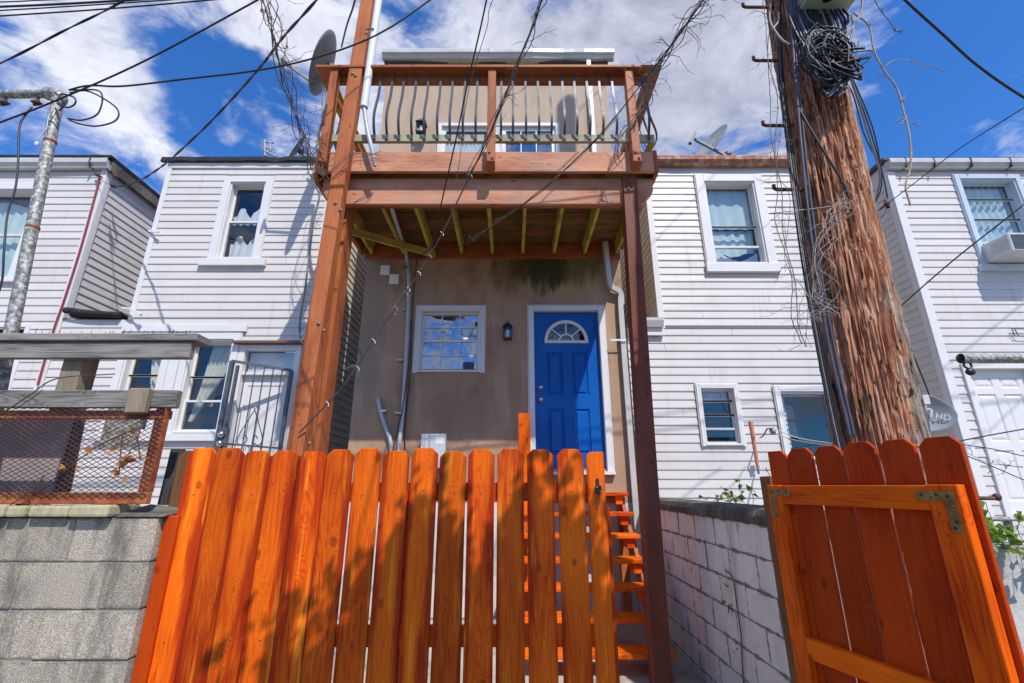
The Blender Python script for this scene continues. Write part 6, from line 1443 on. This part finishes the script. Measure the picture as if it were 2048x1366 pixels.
# ------------------------------------------------------------------ green plants
def plant(label, pts, n, sz, seed, spread, mat='leaf', h=.12):
    rnd = random.Random(seed); t = thing('ivy_plant', label, 'plant', pts[0]); m = MB(); cnt = 0
    lo = []
    for k in range(n):
        p = Vector(pts[0]).lerp(Vector(pts[1]), rnd.random()); d = Vector((rnd.gauss(0, 1), rnd.gauss(-.3, .7), abs(rnd.gauss(.9, .5)))).normalized(); q = [p]
        for j in range(5): d = (d+Vector((rnd.gauss(0, .3), rnd.gauss(0, .3), -.12))).normalized(); q.append(q[-1]+d*h/4)
        m.tube(q, .002, 4, False); lo += q[2:]
    obj('stems', m, M['twig'], t)
    for q in lo: 
        lm = MB(); add_leaf(lm, q, rnd, sz); obj('leaf', lm, M[mat], t); cnt += 1
plant('leafy green weeds on top of the crumbling wall beside the open gate', ((2.75, 3.0, 1.32), (3.12, 3.02, 1.32)), 30, .06, 31, .1, h=.20)
plant('small green creeper on the blackened coping left of the gate', ((1.62, 2.72, 1.52), (1.7, 4.2, 1.52)), 14, .045, 33, .1, h=.20)
q = at(1500, 1140, 2.9)
def creeper():
    rnd = random.Random(41); X_ = XWl-.012; pts = []
    def onwall(px, py):
        d = ray(px, py); k = (X_-EYE.x)/d.x; return EYE+d*k
    t = thing('creeper', 'thin creeper with a few green leaves climbing the white block wall', 'vine', onwall(1478, 1350)); m = MB()
    m.tube(spline([onwall(a, b) for a, b in ((1487, 1366), (1484, 1320), (1482, 1270), (1474, 1215), (1470, 1180), (1465, 1155), (1450, 1140))], 6), [.005]*37, 5)
    obj('stem', m, M['twig'], t)
    for (px, py, s) in ((1462, 1174, .05), (1455, 1202, .05), (1466, 1208, .03), (1458, 1226, .065), (1475, 1290, .05), (1480, 1298, .045), (1470, 1302, .03), (1452, 1140, .02)):
        lm = MB(); add_leaf(lm, onwall(px, py)+Vector((-.01, 0, 0)), rnd, s); obj('leaf', lm, M['leaf'], t)
creeper()

# ------------------------------------------------------------------ leafy branch overhead behind the camera (casts the dappled shade on the pickets)
def shade_tree():
    rnd = random.Random(77); t = thing('alley_tree', 'leafy alley tree reaching over the lane behind the viewer', 'tree', (4.3, -4.2, 0))
    tr = MB().tube(spline([(4.3, -4.2, 0), (4.2, -4.1, 2.2), (3.9, -3.6, 4.4), (3.3, -3.0, 6.2)], 6), [.16-.004*i for i in range(19)], 10)
    obj('trunk', tr, M['twig'], t)
    br = MB(); lm = MB(); S_ = SUN
    def src(px, py, k): return at(px, py, YFn)+S_*k
    for (px, py, rx, rz, n) in ((850, 1290, .34, .14, 300), (1085, 1150, .16, .24, 210), (1120, 1260, .2, .2, 200), (760, 1230, .12, .18, 90), (960, 1330, .42, .10, 260), (820, 1130, .07, .16, 60), (1160, 1330, .2, .1, 110), (1030, 1060, .04, .12, 26), (1000, 1160, .07, .10, 40), (600, 1345, .3, .07, 110), (1290, 1300, .22, .2, 130), (880, 1180, .05, .1, 26)):
        c = src(px, py, 3.3)
        br.tube(spline([Vector((3.3, -3.0, 6.2)), Vector((3.3, -3.0, 6.2)).lerp(c, .6)+Vector((0, 0, .3)), c], 5), [.03-.002*i for i in range(11)], 6)
        for k in range(int(n*2.6)):
            p = c+Vector((rnd.gauss(0, rx*.55), rnd.gauss(0, .12), rnd.gauss(0, rz*.55)))
            if p.y > -.1 and p.z-1.65 < 1.75*p.y+.1: continue
            add_leaf(lm, p, rnd, .075)
    obj('branches', br, M['twig'], t); obj('leaves', lm, M['leaf'], t, kind='stuff')
shade_tree()
